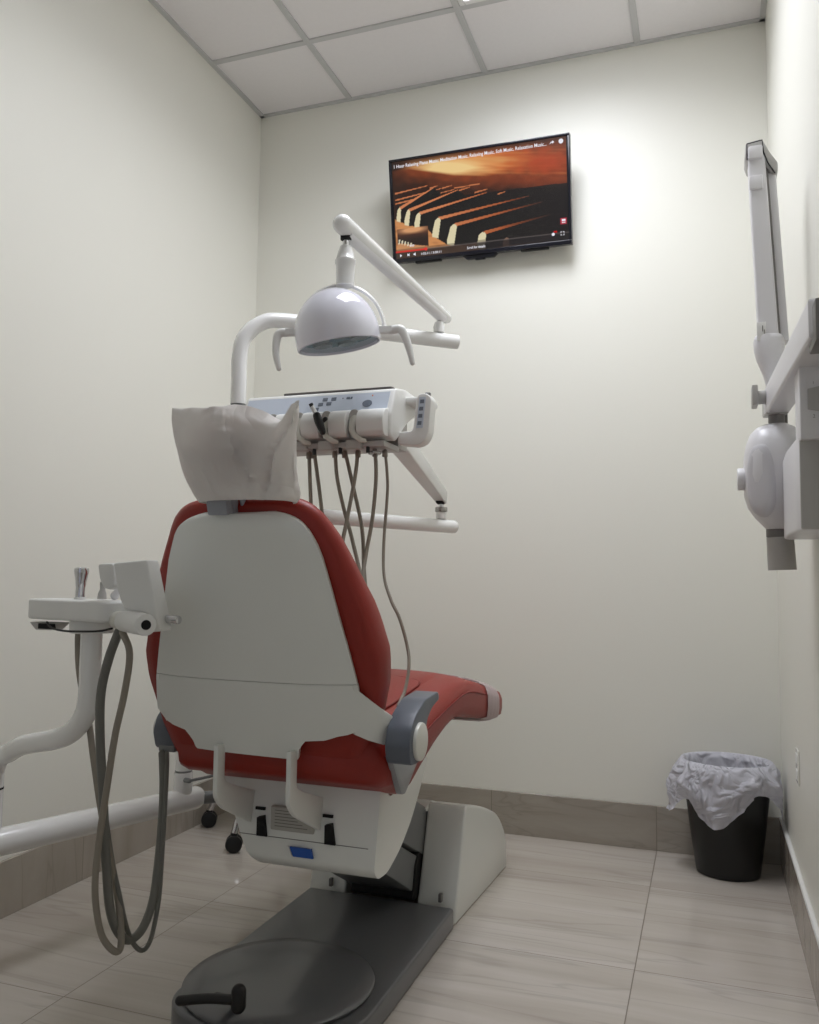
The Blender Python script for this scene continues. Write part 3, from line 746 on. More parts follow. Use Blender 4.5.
# clear sleeve on the toe end
def toe():
    rings = []
    for j in range(25):
        y = 2.525+.165*j/24; rg = seat_ring(y); n = len(rg); out = []
        for k in range(n):
            a, b_ = Vector(rg[k-1]), Vector(rg[(k+1) % n]); nn = Vector(((b_-a).y, -(b_-a).x)).normalized()
            f = .0035+(.007 if nn.y < .6 else .0025)*(.5+.5*sin(j*1.05+.5*sin(k*.6)))**2
            p = Vector(rg[k])+nn*f; out.append(Vector((CX+p.x, y, p.y)))
        rings.append(out)
    bm = NB(); loft(bm, rings, False, False); return bm
o = build('footrest_sleeve', toe(), FOOTF, ang=80)
o['label'] = 'wrinkled clear plastic sleeve around the toe end of the red seat'; o['category'] = 'plastic cover'

# ------------------------------------------------------------------ pipe stand of the dental unit
PR = .0225
t = thing('dental_unit_stand', 'white bent pipe stand beside the chair with two side arms and a thick low pipe', 'pipe stand', (-1.415, 2.09, 0))
bp0 = Vector((-1.415, 2.09, .328))
qL = at(0, 842, Z=.328); dirp = (qL-bp0); LP = dirp.length; dirp.normalize(); rX = bp0+dirp*(LP+.022)
bm = NB(); tube(bm, [bp0-dirp*.040, bp0, bp0+dirp*.4, bp0+dirp*(LP+.08), bp0+dirp*(LP+.14)], .0325, 28, 0, 'round')
build('floor_pipe', bm, WHT, t)
bm = NB(); cyl(bm, (bp0.x, bp0.y, .345), (bp0.x, bp0.y, .408), .026, 28, .003); build('collar', bm, WHT, t)
bm = NB(); cyl(bm, (bp0.x, bp0.y, .4085), (bp0.x, bp0.y, .4125), .0242, 28, .001); build('collar_ring', bm, GRY, t)
bm = NB(); tube(bm, [(bp0.x+.02, bp0.y-.018, .390), (bp0.x+.034, bp0.y-.020, .390)], .007, 12, caps='round'); tube(bm, [(bp0.x+.034, bp0.y-.020, .390), (bp0.x+.13, bp0.y+.02, .412)], .004, 8, caps='round'); build('clamp_lever', bm, GRY, t)
pu = Vector((-1.262, 2.075, 0))
d1 = Vector((.76, .65, 0)).normalized()
pts = [(bp0.x, bp0.y, .413), (bp0.x, bp0.y, .60), (bp0.x, bp0.y, .70), (bp0.x+.03, bp0.y-.004, .78), (pu.x-.03, pu.y+.003, .90), (pu.x, pu.y, .98), (pu.x, pu.y, 1.08), (pu.x, pu.y, 1.25), (pu.x, pu.y, 1.452)]
bm = NB(); tube(bm, pts, PR, 24, 6); build('lower_post', bm, WHT, t)
build('post_ring', cyl(NB(), (pu.x, pu.y, 1.4525), (pu.x, pu.y, 1.457), PR-.001, 24), GRY, t)
up = [(pu.x, pu.y, 1.4575), (pu.x, pu.y, 1.52), (pu.x, pu.y, 1.60), (pu.x+.010, pu.y+.008, 1.655), (pu.x+.042, pu.y+.036, 1.700), (pu.x+.090, pu.y+.077, 1.718)]
endp = Vector((-.742, 2.528, 1.720)); up += [tuple(Vector(up[-1]).lerp(endp, .35)), tuple(endp)]
bm = NB(); tube(bm, up, PR, 24, 6); build('upper_arm', bm, WHT, t)
e0 = Vector((-1.262, 2.06, 1.143)); e1 = Vector((-1.04, 2.265, 1.143)); e2 = Vector((-.812, 2.757, 1.143))
d2 = (e2-Vector((-1.047, 2.25, 1.143))).normalized()
bm = NB(); tube(bm, [pu+Vector((0, 0, 1.143)), Vector((-1.18, 2.12, 1.143)), Vector((-1.09, 2.18, 1.143)), Vector((-1.03, 2.287, 1.143)), Vector((-.95, 2.459, 1.143)), e2-d2*.012], PR, 24, 5)
lathe(bm, [(PR, 0), (PR*.97, .006), (PR*.85, .010), (PR*.5, .012), (.001, .0125)], e2-d2*.012, tuple(d2), 24); build('lower_arm', bm, WHT, t)
build('arm_collar', cyl(NB(), (pu.x, pu.y, 1.105), (pu.x, pu.y, 1.18), PR+.006, 28, .004), WHT, t)
# hidden under the seat: the fork that carries the stand from the chair base
bm = NB(); tube(bm, [tuple(bp0-dirp*.03), (-1.30, 2.22, .32), (-1.17, 2.28, .29)], .018, 14, 4); build('mounting_link', bm, GRY, t)

# ------------------------------------------------------------------ operating light
lp = Vector((-.790, 2.487, 1.7430)); ta = Vector((-.848, 1.885, 1.862))
t = thing('operating_light', 'white dome dental operating light with two handles hanging from a slanted arm', 'dental light', tuple(lp))
bm = NB(); lathe(bm, [(.013, 0), (.017, .002), (.018, .02), (.014, .034), (.010, .036)], lp, seg=24); build('swivel_base', bm, WHT, t)
build('swivel_pin', cyl(NB(), lp+Vector((0, 0, .034)), lp+Vector((0, 0, .056)), .007, 16), CHR, t)
a0 = Vector((-.782, 2.535, 1.806)); a1 = Vector((-.848, 1.862, 1.848))
dd = (a1-a0).normalized()
bm = NB(); tube(bm, [a0, a0.lerp(a1, .5), a1], [.0185, .0215, .0245], 24, 0, 'round'); sp_ = build('spring_arm', bm, WHT, t)
bm = NB(); tube(bm, [a0+dd*.03+Vector((0, 0, -.012)), a1-dd*.02+Vector((0, 0, -.013))], [.0165, .0175], 16, 0, 'flat'); build('arm_underside', bm, XW, sp_)
build('pin_socket', cyl(NB(), lp+Vector((0, 0, .050)), lp+Vector((0, 0, .062)), .0135, 16), SLOT, t)
hx, hy = -.848, 1.885
build('stem_socket', cyl(NB(), (hx, hy, 1.817), (hx, hy, 1.828), .014, 16), SLOT, t)
build('stem_pin', cyl(NB(), (hx, hy, 1.795), (hx, hy, 1.820), .0075, 16), CHR, t)
bm = NB(); lathe(bm, [(.012, .0), (.0225, .0), (.0235, .03), (.0245, .055), (.0262, .058), (.0262, .066), (.0235, .069), (.019, .088), (.0140, .102), (.0100, .104)], (hx, hy, 1.697), seg=28)
build('stem', bm, WHT, t)
# dome, tilted away from the room's entrance
hc = Vector((-.866, 1.885, 1.572)); ax = (Matrix.Rotation(radians(8), 3, 'X') @ Matrix.Rotation(radians(-8), 3, 'Y')) @ Vector((0, 0, 1))
HRr = .1065
pr = [(.101, -.028), (.1055, -.027), (.1065, -.015), (.1067, 0)] + [(HRr*cos(a), HRr*1.10*sin(a)) for a in [i*pi/2/14 for i in range(1, 14)]] + [(.004, HRr*1.10)]
bm = NB(); loft_r = []
axu = (Vector((1, 0, 0))-ax*ax.x).normalized(); axv = ax.cross(axu)
rings = [[hc+ax*h+(axu*cos(2*pi*k/56)+axv*sin(2*pi*k/56))*r for k in range(56)] for r, h in pr]
loft(bm, rings, False, True)
rin = [[hc+ax*h+(axu*cos(2*pi*k/56)+axv*sin(2*pi*k/56))*r for k in range(56)] for r, h in ((.099, -.028), (.0975, -.02), (.096, -.008))]
loft(bm, rin, False, False)
head = build('lamp_head', bm, LAMPW, t, ang=50)
bm = NB(); rings = [[hc+ax*h+(axu*cos(2*pi*k/48)+axv*sin(2*pi*k/48))*r for k in range(48)] for r, h in ((.0985, -.022), (.097, -.022), (.05, -.022), (.002, -.022))]
loft(bm, rings, False, False)
rings = [[hc+ax*h+(axu*cos(2*pi*k/48)+axv*sin(2*pi*k/48))*r for k in range(48)] for r, h in ((.098, -.012), (.09, .002), (.05, .012), (.002, .014))]
bm2 = NB(); loft(bm2, rings, False, False); build('reflector', bm2, LENSIN, head)
GL = film_mat('lamp_glass', (150, 185, 198), .35, .2)
build('glass_cover', bm, GL, head)
for k in range(5):
    a = 2*pi*k/5+.3; c = hc+(axu*cos(a)+axv*sin(a))*.055+ax*(-.010)
    bm = NB(); rg = [[c+ax*h+(axu*cos(2*pi*q/24)+axv*sin(2*pi*q/24))*r for q in range(24)] for r, h in ((.026, 0), (.024, -.007), (.018, -.004), (.008, .0), (.001, .001))]
    loft(bm, rg, False, False); build('led_lens', bm, GRY if k % 2 else XGD, head)
# yoke: an arch over the dome between the two handle blocks
bm = NB(); pa = []
side = Vector((cos(radians(12)), sin(radians(12)), 0)); 
for k in range(25):
    a = pi*k/24; pa.append(hc+side*(cos(a)*.1155)+Vector((0, .012, .008))+Vector((0, 0, 1))*sin(a)*.1245)
tube(bm, pa, .0085, 12, 0, 'flat', sx=.55, sy=1.0, up=(0, 1, 0)); build('yoke', bm, WHT, t)
for sg in (1, -1):
    p0 = hc+side*sg*.106+Vector((0, .006, .012)); p1 = p0+side*sg*.032
    bm = NB(); tube(bm, [p0-side*sg*.012, p1], .0125, 4, up=(0, 1, 1), sx=1, sy=1); bmesh.ops.bevel(bm, geom=bm.edges[:], offset=.002, segments=2, affect='EDGES')
    hb = build('pivot_block', bm, WPL, t)
    q = [p1-side*sg*.004, p1+side*sg*.018+Vector((0, 0, .001)), p1+side*sg*.030+Vector((0, -.002, -.014)), p1+side*sg*.044+Vector((0, -.006, -.05)), p1+side*sg*(.054 if sg > 0 else .040)+Vector((0, -.01, -.088))]
    if sg < 0: q = [p1+side*.004, p1-side*.014+Vector((0, 0, -.001)), p1-side*.021+Vector((0, -.002, -.016)), p1-side*.021+Vector((0, -.006, -.055)), p1-side*.010+Vector((0, -.01, -.095))]
    bm = NB(); tube(bm, q, [.0115, .0115, .0105, .009, .0065], 12, 5, 'round', sx=.75); build('handle', bm, WPL, t)

# ------------------------------------------------------------------ delivery console
t = thing('delivery_console', 'white instrument console with button panel and hanging hoses behind the headrest', 'dental console', (-.98, 2.1, 1.32))
CP = rpoly([(1.992, 1.330), (1.990, 1.388), (2.028, 1.462), (2.10, 1.474), (2.225, 1.470), (2.235, 1.435), (2.16, 1.405), (2.09, 1.365), (2.03, 1.318)], [.006, .01, .010, .02, .015, .015, .04, .04, .02])
body = build('console_body', prism(NB(), CP, 'x', -1.205, -.760, .006, 3), WPL, t)
# holder lip: rounded segments with open seats between them
FRX = [-1.172, -1.096, -1.017, -.938, -.859]       # seat centres
edges_ = [-1.205] + sum([[c-.014, c+.016] for c in FRX], []) + [-.768]
for i in range(0, len(edges_), 2):
    x0, x1 = edges_[i], edges_[i+1]
    bm = NB(); prism(bm, rpoly([(1.958, 1.338), (1.952, 1.372), (1.966, 1.396), (1.995, 1.404), (2.005, 1.33), (1.97, 1.328)], [.006, .012, .012, .004, 0, .006]), 'x', x0, x1, .008, 3)
    build('holder_lip', bm, WPL, t)
for c in FRX:
    bm = NB(); tube(bm, [(c+.002, 1.990, 1.392), (c+.001, 1.979, 1.374), (c, 1.968, 1.352), (c+.010, 1.960, 1.332), (c+.026, 1.960, 1.319), (c+.036, 1.968, 1.316)], [.012, .012, .009, .007, .007, .006], 12, 4, 'round', sy=.55, sx=1); build('holder_seat', bm, CREAM, t)
    bm = NB(); prism(bm, rpoly([(c-.012, 1.335), (c+.014, 1.335), (c+.016, 1.385), (c+.010, 1.402), (c-.008, 1.402), (c-.014, 1.385)], .008), 'y', 1.979, 1.9895, .001); build('seat_recess', bm, XG, t)
bm = NB(); b2(bm, -1.20, -.775, 1.985, 2.10, 1.3025, 1.3190, .004); b2(bm, -.86, -.775, 2.09, 2.16, 1.312, 1.40, .004)
for c in FRX: b2(bm, c-.020, c+.024, 1.972, 2.0, 1.297, 1.322, .004)
build('underside', bm, XG, t)
for x in (-.975, -.9, -1.05, -.822): build('drain_stub', cyl(NB(), (x, 1.99, 1.288), (x, 1.99, 1.304), .005, 12), BLK, t)
bm = NB(); cyl(bm, (-.815, 2.02, 1.287), (-.815, 2.02, 1.296), .017, 20, .002); cyl(bm, (-.815, 2.02, 1.296), (-.815, 2.02, 1.304), .006, 12); build('knurled_knob', bm, CHECKG, t)
# tinted control panel lying on the sloped face
pn = Vector((0, -.888, .459)); pv = Vector((0, .459, .888)).normalized(); pn = Vector((1, 0, 0)).cross(pv)
def pp(x, s, h=.0): return Vector((x, 1.9905, 1.390))+pv*s+pn*h
def pquad(bm, x0, x1, s0, s1, h0, h1, sk=0):
    A = [pp(x0, s0, h0), pp(x1, s0, h0), pp(x1+sk, s1, h0), pp(x0+sk, s1, h0)]; B = [pp(x0, s0, h1), pp(x1, s0, h1), pp(x1+sk, s1, h1), pp(x0+sk, s1, h1)]
    loft(bm, [A, B])
bm = NB(); pquad(bm, -1.195, -.774, .004, .070, -.001, .0012, .0); pan = build('control_panel', bm, PAD, t)
for (x, s) in ((-.977, .024), (-.968, .040), (-.958, .056), (-.944, .041), (-.933, .056)): bm = NB(); pquad(bm, x-.007, x+.007, s-.005, s+.005, .0012, .0024); build('button', bm, KEY, pan)
bm = NB(); pquad(bm, -.896, -.886, .053, .060, .0012, .002); pquad(bm, -.908, -.905, .0555, .0585, .0012, .002); pquad(bm, -.884, -.879, .053, .060, .0012, .002)
build('panel_print', bm, KEY, pan)
bm = NB(); lathe(bm, [(.010, 0), (.0135, .0), (.0135, .002), (.001, .0022)], pp(-.832, .034, .001), tuple(pn), 24, sy=.8); build('round_button', bm, KEY, pan)
bm = NB(); lathe(bm, [(.001, 0), (.0022, .0), (.002, .001)], pp(-.822, .060, .001), tuple(pn), 12); build('indicator', bm, ORG, pan); bm = NB(); lathe(bm, [(.001, 0), (.004, .0), (.003, .0015)], pp(-1.142, .020, .001), tuple(pn), 12); build('indicator', bm, ORG, pan)
# grip on the right end with its own key strip
GP = rpoly([(-.765, 1.318), (-.712, 1.312), (-.690, 1.322), (-.679, 1.345), (-.672, 1.435), (-.684, 1.450), (-.708, 1.450), (-.714, 1.432), (-.722, 1.352), (-.765, 1.350)], [.004, .02, .02, .02, .015, .012, .012, .01, .012, .004])
g = build('grip', prism(NB(), GP, 'y', 2.055, 2.10, .008, 3), WPL, t, ang=50)
b2g = NB(); b2(b2g, -.765, -.70, 2.10, 2.20, 1.436, 1.452, .004); build('grip_bar', b2g, WPL, t)
bm = NB(); prism(bm, [(-.713, 1.358), (-.695, 1.358), (-.687, 1.440), (-.705, 1.440)], 'y', 2.0535, 2.056); ks = build('key_strip', bm, PAD, g)
for k in range(4):
    bm = NB(); prism(bm, [(-.7095+k*.0022, 1.366+k*.019), (-.6985+k*.0022, 1.366+k*.019), (-.6975+k*.0022, 1.376+k*.019), (-.7085+k*.0022, 1.376+k*.019)], 'y', 2.0525, 2.0536); build('key', bm, KEY, ks)
cy = NB(); cyl(cy, (-.69, 2.08, 1.449), (-.69, 2.08, 1.456), .008, 16, .001); build('grip_button', cy, GRY, g)
# carrying arm down to the lower pipe
j0 = Vector((-.842, 2.690, 1.243)); j1 = Vector((-.812, 2.165, 1.362))
dj = (j1-j0).normalized()
bm = NB(); tube(bm, [j0-dj*.005, j0.lerp(j1, .5), j1], [.029, .033, .036], 4, up=(0, 0, 1)); bm.free()
bm = NB()
def boxarm(bm, a, b_, w0, h0, w1, h1, bev=.006):
    a = Vector(a); b_ = Vector(b_); T = (b_-a).normalized(); S = T.cross(Vector((0, 0, 1))).normalized(); U = S.cross(T)
    def rg(c, w, h): return [c+S*x+U*y for x, y in rpoly([(-w/2, -h/2), (w/2, -h/2), (w/2, h/2), (-w/2, h/2)], min(w, h)*.12, 4)]
    loft(bm, [rg(a, w0*.8, h0*.8), rg(a+T*.006, w0, h0), rg(b_-T*.006, w1, h1), rg(b_, w1*.8, h1*.8)])
boxarm(bm, j0-dj*.020, j1, .036, .044, .052, .060); ca_ = build('carrying_arm', bm, WPL, t)
bm = NB(); boxarm(bm, j0-dj*.008+Vector((0, 0, -.021)), j0+dj*.025+Vector((0, 0, -.021)), .026, .012, .026, .012); build('arm_recess', bm, SLOT, ca_)
bm = NB(); cyl(bm, (-.842, 2.694, 1.205), (-.842, 2.694, 1.232), .008, 14); build('arm_pin', bm, CHR, t)
bm = NB(); cyl(bm, (-.842, 2.694, 1.190), (-.842, 2.694, 1.206), .021, 28, .002); build('arm_knob', bm, CHECKG, t)
bm = NB(); cyl(bm, (-.842, 2.694, 1.1662), (-.842, 2.694, 1.190), .0175, 24, .001); build('arm_socket', bm, WHT, t)
# hoses: measured on the photo, hanging in a shallow curtain between the console and the chair
HZ = [[(309, 452, 2.02), (310, 481, 2.01), (311, 508, 1.99), (312, 560, 1.94)],
      [(314, 452, 2.02), (317.6, 477, 2.01), (320.8, 502, 1.99), (324, 530, 1.97), (330, 580, 1.93)],
      [(335, 452, 2.02), (337, 477, 2.02), (343.6, 508, 2.02), (351, 535, 2.0), (360, 573, 1.96), (364, 600, 1.93), (366, 640, 1.9)],
      [(344.6, 452, 2.03), (352, 481.5, 2.05), (360, 517, 2.05), (363, 539.6, 2.03), (364, 568.7, 2.0), (366, 598, 1.96), (366, 640, 1.93)],
      [(358, 452, 2.03), (355, 477, 2.01), (346.7, 521, 1.98), (341.5, 548, 1.95), (336, 590, 1.92)],
      [(375, 452, 2.03), (376, 477, 2.03), (372.6, 517, 2.02), (366.4, 552, 2.0), (362, 581, 1.95), (358, 620, 1.91)],
      [(385, 450, 2.04), (387.5, 480, 2.04), (387, 500, 2.04), (384, 539.6, 2.03), (384, 575, 2.0), (391, 600, 1.97), (399.6, 618.5, 1.96), (407, 645, 1.95), (409, 665, 1.93), (405, 690, 1.90), (398, 706, 1.86)]]
for k, h in enumerate(HZ):
    pts = [at(a, b_, Y=y) for a, b_, y in h]; pts[0].z = 1.306
    bm = NB(); tube(bm, pts, .0052 if k < 6 else .0042, 10, 8, 'round')
    cyl(bm, (pts[0].x, pts[0].y, 1.283), (pts[0].x, pts[0].y, 1.300), .0072, 12, .001)
    ho = build('hose', bm, HOSE, t)
o = build('tray_mat', prism(NB(), rpoly([(-1.12, 2.075), (-.790, 2.075), (-.790, 2.215), (-1.12, 2.215)], .012), 'z', 1.4745, 1.4795, .001), TRAYM)
o['label'] = 'dark flat instrument tray lying on top of the white dental console'; o['category'] = 'tray'
t = thing('air_water_syringe', 'black and chrome hand instrument resting in a holder of the white console', 'dental instrument', (-.930, 1.958, 1.36))
c = FRX[3]
bm = NB(); tube(bm, [(c+.012, 1.936, 1.338), (c+.004, 1.931, 1.362), (c-.002, 1.928, 1.380)], [.008, .0115, .010], 14, 3, 'round'); tube(bm, [(c+.002, 1.936, 1.36), (c+.018, 1.938, 1.372)], .006, 10, caps='round'); build('grip', bm, BLK, t)
bm = NB(); tube(bm, [(c-.001, 1.932, 1.376), (c-.010, 1.922, 1.398), (c-.013, 1.920, 1.403)], .0062, 12, caps='flat'); build('nozzle', bm, CHR, t)
bm = NB(); cyl(bm, (c-.012, 1.9205, 1.401), (c-.0155, 1.918, 1.410), .0056, 12); build('tip', bm, BLK, t)

# ------------------------------------------------------------------ assistant tray
t = thing('assistant_unit', 'white assistant tray with suction holder on a curved pipe left of the chair', 'dental tray', (-1.245, 1.467, .84))
q = [(-1.232, 1.467, .842), (-1.232, 1.467, .78), (-1.232, 1.467, .715), (-1.244, 1.470, .668), (-1.285, 1.482, .630), (-1.345, 1.500, .606), (-1.345-(-1.345-rX.x)*.5, 1.500+(rX.y-1.500)*.5, .576), (rX.x+.055, rX.y-.010, .547), (rX.x+.018, rX.y-.003, .530), (rX.x+.002, rX.y, .502), (rX.x, rX.y, .478), (rX.x, rX.y, .4595)]
bm = NB(); tube(bm, q, .0222, 24, 6, 'flat'); build('post', bm, WHT, t)
bm = NB(); tube(bm, [(rX.x, rX.y, .455), (rX.x, rX.y, .41), (rX.x, rX.y, .3645)], .0225, 20); build('riser', bm, WHT, t)
build('riser_clip', cyl(NB(), (rX.x, rX.y, .455), (rX.x, rX.y, .459), .0232, 20), SLOT, t)
tray = NB(); tp_ = rpoly([(-1.382, 1.435), (-1.140, 1.385), (-1.105, 1.42), (-1.125, 1.50), (-1.375, 1.53)], [.018, .02, .02, .03, .025])
prism(tray, tp_, 'z', .869, .912, .006, 3); tra = build('tray_top', tray, WPL, t)
bm = NB(); cyl(bm, (-1.232, 1.467, .842), (-1.232, 1.467, .868), .045, 30, .002); build('swivel', bm, WPL, t)
bm = NB(); prism(bm, [(-1.375, .862), (-1.295, .862), (-1.315, .846), (-1.358, .846)], 'y', 1.44, 1.475, .002); build('cable_entry', bm, XG, t)
build('cable_gland', b2(NB(), -1.345, -1.305, 1.434, 1.442, .849, .860), SLOT, t)
bm = NB(); tube(bm, [at(47, 622, Y=1.42), at(52, 628, Y=1.41), at(65, 631, Y=1.40), at(85, 631.5, Y=1.39), at(100, 631, Y=1.39), at(112, 628.5, Y=1.39)], .0022, 8, 5, 'round'); build('cable', bm, BLK, t)
# holder: tilted bracket plate, round joint and a side rod
bm = NB()
A = [at(*p, Y=1.375) for p in ((118, 563), (151, 560), (165, 630), (156, 632), (150, 613), (129, 609), (125, 600), (122, 590), (120, 575))]
pl = [(p.x, p.z) for p in A]
prism(bm, pl, 'y', 1.36, 1.400, .004, 3); build('holder_plate', bm, WPL, t)
A = [at(*p, Y=1.42) for p in ((104, 564), (120, 563), (120, 587), (116, 590), (110, 588), (106, 580))]
bm = NB(); prism(bm, rpoly([(p.x, p.z) for p in A], .008), 'y', 1.40, 1.44, .004, 3); build('rear_holder', bm, WPL, t)
hA = at(118, 620, Y=1.41); hB = at(146, 625, Y=1.31)
bm = NB(); cyl(bm, hA, hA.lerp(hB, .22), .0185, 28, .002); build('joint_ring', bm, CREAM, t)
bm = NB(); cyl(bm, hA.lerp(hB, .24), hB, .0205, 28, .003); jb = build('joint_barrel', bm, WPL, t)
dj2 = (hB-hA).normalized(); bm = NB(); cyl(bm, hB-dj2*.002, hB+dj2*.0012, .0092, 24); build('barrel_socket', bm, SLOT, jb)
bm = NB(); cyl(bm, hB-dj2*.001, hB+dj2*.0022, .0125, 24, .0); bm.free()
r0, r1 = at(163, 619, Y=1.39), at(179, 620, Y=1.385)
bm = NB(); cyl(bm, r0-(r1-r0)*2.0, r1, .0080, 24, .0008); build('side_rod', bm, CHR, t)
HH = [('suction_hose', HOSD, .0092, [(118.7, 632, 1.40), (109, 658, 1.41), (101, 693, 1.42), (100, 736, 1.43), (103, 795, 1.44), (106, 860, 1.45), (111, 914, 1.46), (124.5, 939, 1.49), (140, 932, 1.54), (152, 904, 1.58), (158, 865, 1.60), (162.5, 814, 1.62), (163.5, 785, 1.64), (163.0, 764, 1.655), (162.5, 753.5, 1.655)]),
      ('suction_hose', HOSE, .0068, [(122.6, 632, 1.39), (129.6, 654, 1.39), (124.5, 693, 1.40), (115, 736, 1.40), (107, 787, 1.41), (98, 849, 1.42), (95, 892, 1.42), (101, 933, 1.43), (114, 951, 1.44), (121, 944, 1.46), (118.7, 905, 1.48), (109, 853, 1.48), (101, 810, 1.48), (93, 755, 1.49), (89, 724, 1.49), (80, 677, 1.485), (78, 645, 1.48), (79, 626, 1.475)]),
      ('suction_hose', HOSD, .0050, [(84, 626, 1.49), (92, 685, 1.525), (99, 720, 1.52), (103, 790, 1.50), (111, 853, 1.49), (118.7, 892, 1.48), (128.4, 933, 1.50), (140, 950, 1.53), (150, 941, 1.56), (158, 905, 1.59), (161, 873, 1.60), (164.6, 814, 1.61), (166.2, 785, 1.63), (167.0, 764, 1.655), (167.0, 753.5, 1.655)])]
for nm, m_, r, pl in HH:
    bm = NB(); tube(bm, [at(a, b_, Y=y) for a, b_, y in pl], r, 12, 8, 'round'); build(nm, bm, m_, t)
cA = at(80, 597, Y=1.47)
t2 = thing('suction_handpiece', 'chrome suction handpiece with a flared tip standing in the left assistant tray', 'dental instrument', (cA.x, cA.y, .907))
bm = NB(); lathe(bm, [(.006, .0), (.0098, .0), (.0098, .022), (.0105, .024), (.0112, .034), (.0150, .052), (.0158, .056), (.0145, .062), (.009, .064), (.005, .060)], (cA.x, cA.y, .9165), (.03, 0, 1), 24); build('barrel', bm, CHR, t2)
bm = NB(); cyl(bm, (cA.x, cA.y, .9123), (cA.x, cA.y, .9165), .013, 20, .001); build('seat_ring', bm, WPL, t2)
cB = at(102, 595, Y=1.47)
bm = NB(); lathe(bm, [(.006, .0), (.0095, .0), (.0085, .012), (.0055, .020), (.0065, .032), (.0065, .036), (.002, .036)], (cB.x, cB.y, .9135), (.05, 0, 1), 20)
o = build('suction_tip', bm, XG); o['label'] = 'small grey suction tip beside the chrome handpiece in the assistant tray'; o['category'] = 'dental instrument'
cC = at(119, 590, Y=1.455)
bm = NB(); tube(bm, [(cC.x-.010, cC.y, .9215), (cC.x-.004, cC.y, .935), (cC.x+.006, cC.y-.002, .975)], [.009, .006, .004], 12, 3, 'round')
o = build('syringe_nozzle', bm, XW); o['label'] = 'thin pale instrument standing between the two holder plates of the assistant tray'; o['category'] = 'dental instrument'

# ------------------------------------------------------------------ wall mounted X-ray
t = thing('xray_machine', 'white dental x-ray machine with folded arm and hanging tube head on the right wall', 'x-ray machine', (XR, 1.85, 1.15))
bm = NB(); bx = rpoly([(.166, 1.690), (.160, 1.72), (.157, 1.88), (.163, 2.035), (.172, 2.05), (XR-.001, 2.05), (XR-.001, 1.685), (.172, 1.685)], [.004, .03, .05, .02, .01, 0, 0, .004])
prism(bm, bx, 'z', 1.062, 1.236, .008, 3); bxo = build('control_box', bm, XW, t, ang=50)
bm = NB(); b2(bm, .1635, XR-.0015, 1.6770, 1.686, 1.064, 1.234, .003); build('front_panel', bm, XG, bxo)
bm = NB(); prism(bm, rpoly([(.164, 1.226), (.164, 1.375), (.184, 1.408), (XR-.001, 1.415), (XR-.001, 1.226)], [.003, .03, .02, 0, 0]), 'y', 1.655, 1.74, .006, 3); cp = build('display_housing', bm, XW, t, ang=50)
bm = NB(); prism(bm, [(.177, 1.280), (.22, 1.270), (.22, 1.325), (.177, 1.317)], 'y', 1.650, 1.6562, .001); build('display_recess', bm, XG, cp)
def seg7(s, x, z, sz): text_mesh(s, sz, 0, lambda a, b_: Vector((x+a, 1.6543, z+b_)), XGD, 'marking', cp, align='CENTER')
seg7('2', .187, 1.264, .009); seg7('I', .187, 1.326, .007)
h0, h1 = Vector((.158, 2.13, 1.388)), Vector((.187, 1.46, 1.392))
bm = NB(); boxarm(bm, h0, h1, .052, .062, .052, .066); ha = build('horizontal_arm', bm, XW, t)
bm = NB(); boxarm(bm, h0-Vector((.004, -.02, .008)), h0+(h1-h0)*.08-Vector((0, 0, .012)), .048, .046, .048, .046); build('arm_end', bm, XG, ha)
bm = NB(); b2(bm, .166, XR-.001, 1.42, 1.515, 1.345, 1.412, .003); build('arm_mount', bm, XGD, t)
bm = NB(); cyl(bm, (.115, 2.085, 1.418), (.098, 2.085, 1.418), .024, 4); bm.free()
bm = NB(); b2(bm, .104, .117, 2.055, 2.105, 1.372, 1.420, .003); cyl(bm, (.116, 2.08, 1.394), (.134, 2.08, 1.394), .016, 20); build('brake_knob', bm, XG, t)
# scissor arm, folded upright
bA, bT = Vector((.146, 2.115, 1.515)), Vector((.126, 2.115, 1.985))
bm = NB(); boxarm(bm, bA, bT, .052, .050, .042, .044, .004); bm.free()
def vbox(bm, a, b_, wx0, wy0, wx1, wy1, bev=.006):
    a = Vector(a); b_ = Vector(b_)
    def rg(c, w, h): return [c+Vector((x, y, 0)) for x, y in rpoly([(-w/2, -h/2), (w/2, -h/2), (w/2, h/2), (-w/2, h/2)], bev, 3)]
    loft(bm, [rg(a, wx0, wy0), rg(b_, wx1, wy1)])
bm = NB(); vbox(bm, bA, bT, .044, .050, .038, .046); sa = build('scissor_arm', bm, XW, t)
bm = NB(); vbox(bm, bA+Vector((.034, .022, .02)), bT+Vector((.034, .022, -.04)), .020, .05, .020, .046, .005); build('scissor_arm', bm, XW, t)
bm = NB(); vbox(bm, bA+Vector((.0235, .010, .02)), bT+Vector((.0225, .010, -.02)), .005, .045, .006, .04, .001); build('cable_groove', bm, XGD, t)
bm = NB(); prism(bm, [(p.x, p.z) for p in [at(a, b_, Y=2.10) for a, b_ in ((748, 166), (745, 158), (745.5, 143), (762, 138.5), (770, 152), (778, 162), (778, 172), (772, 172), (764, 164))]], 'y', 2.098, 2.165, .005, 2); build('elbow_cap', bm, XG, t)
bm = NB(); tube(bm, [at(a, b_, Y=2.092) for a, b_ in ((747.2, 160), (746.8, 144), (762, 140), (763.5, 152), (768, 163), (775, 173))], .0016, 8); build('elbow_edge', bm, TVB, t)
bm = NB(); b2(bm, .108, .140, 2.083, 2.10, 1.972, 2.006, .005); build('elbow_cover', bm, XW, t)
bm = NB(); b2(bm, .109, .139, 2.084, 2.092, 1.897, 1.932, .003); build('arm_clip', bm, XW, sa)
bm = NB(); b2(bm, .119, .139, 2.0876, 2.0900, 1.530, 1.575, .001); lb = build('arm_label', bm, WPL, sa)
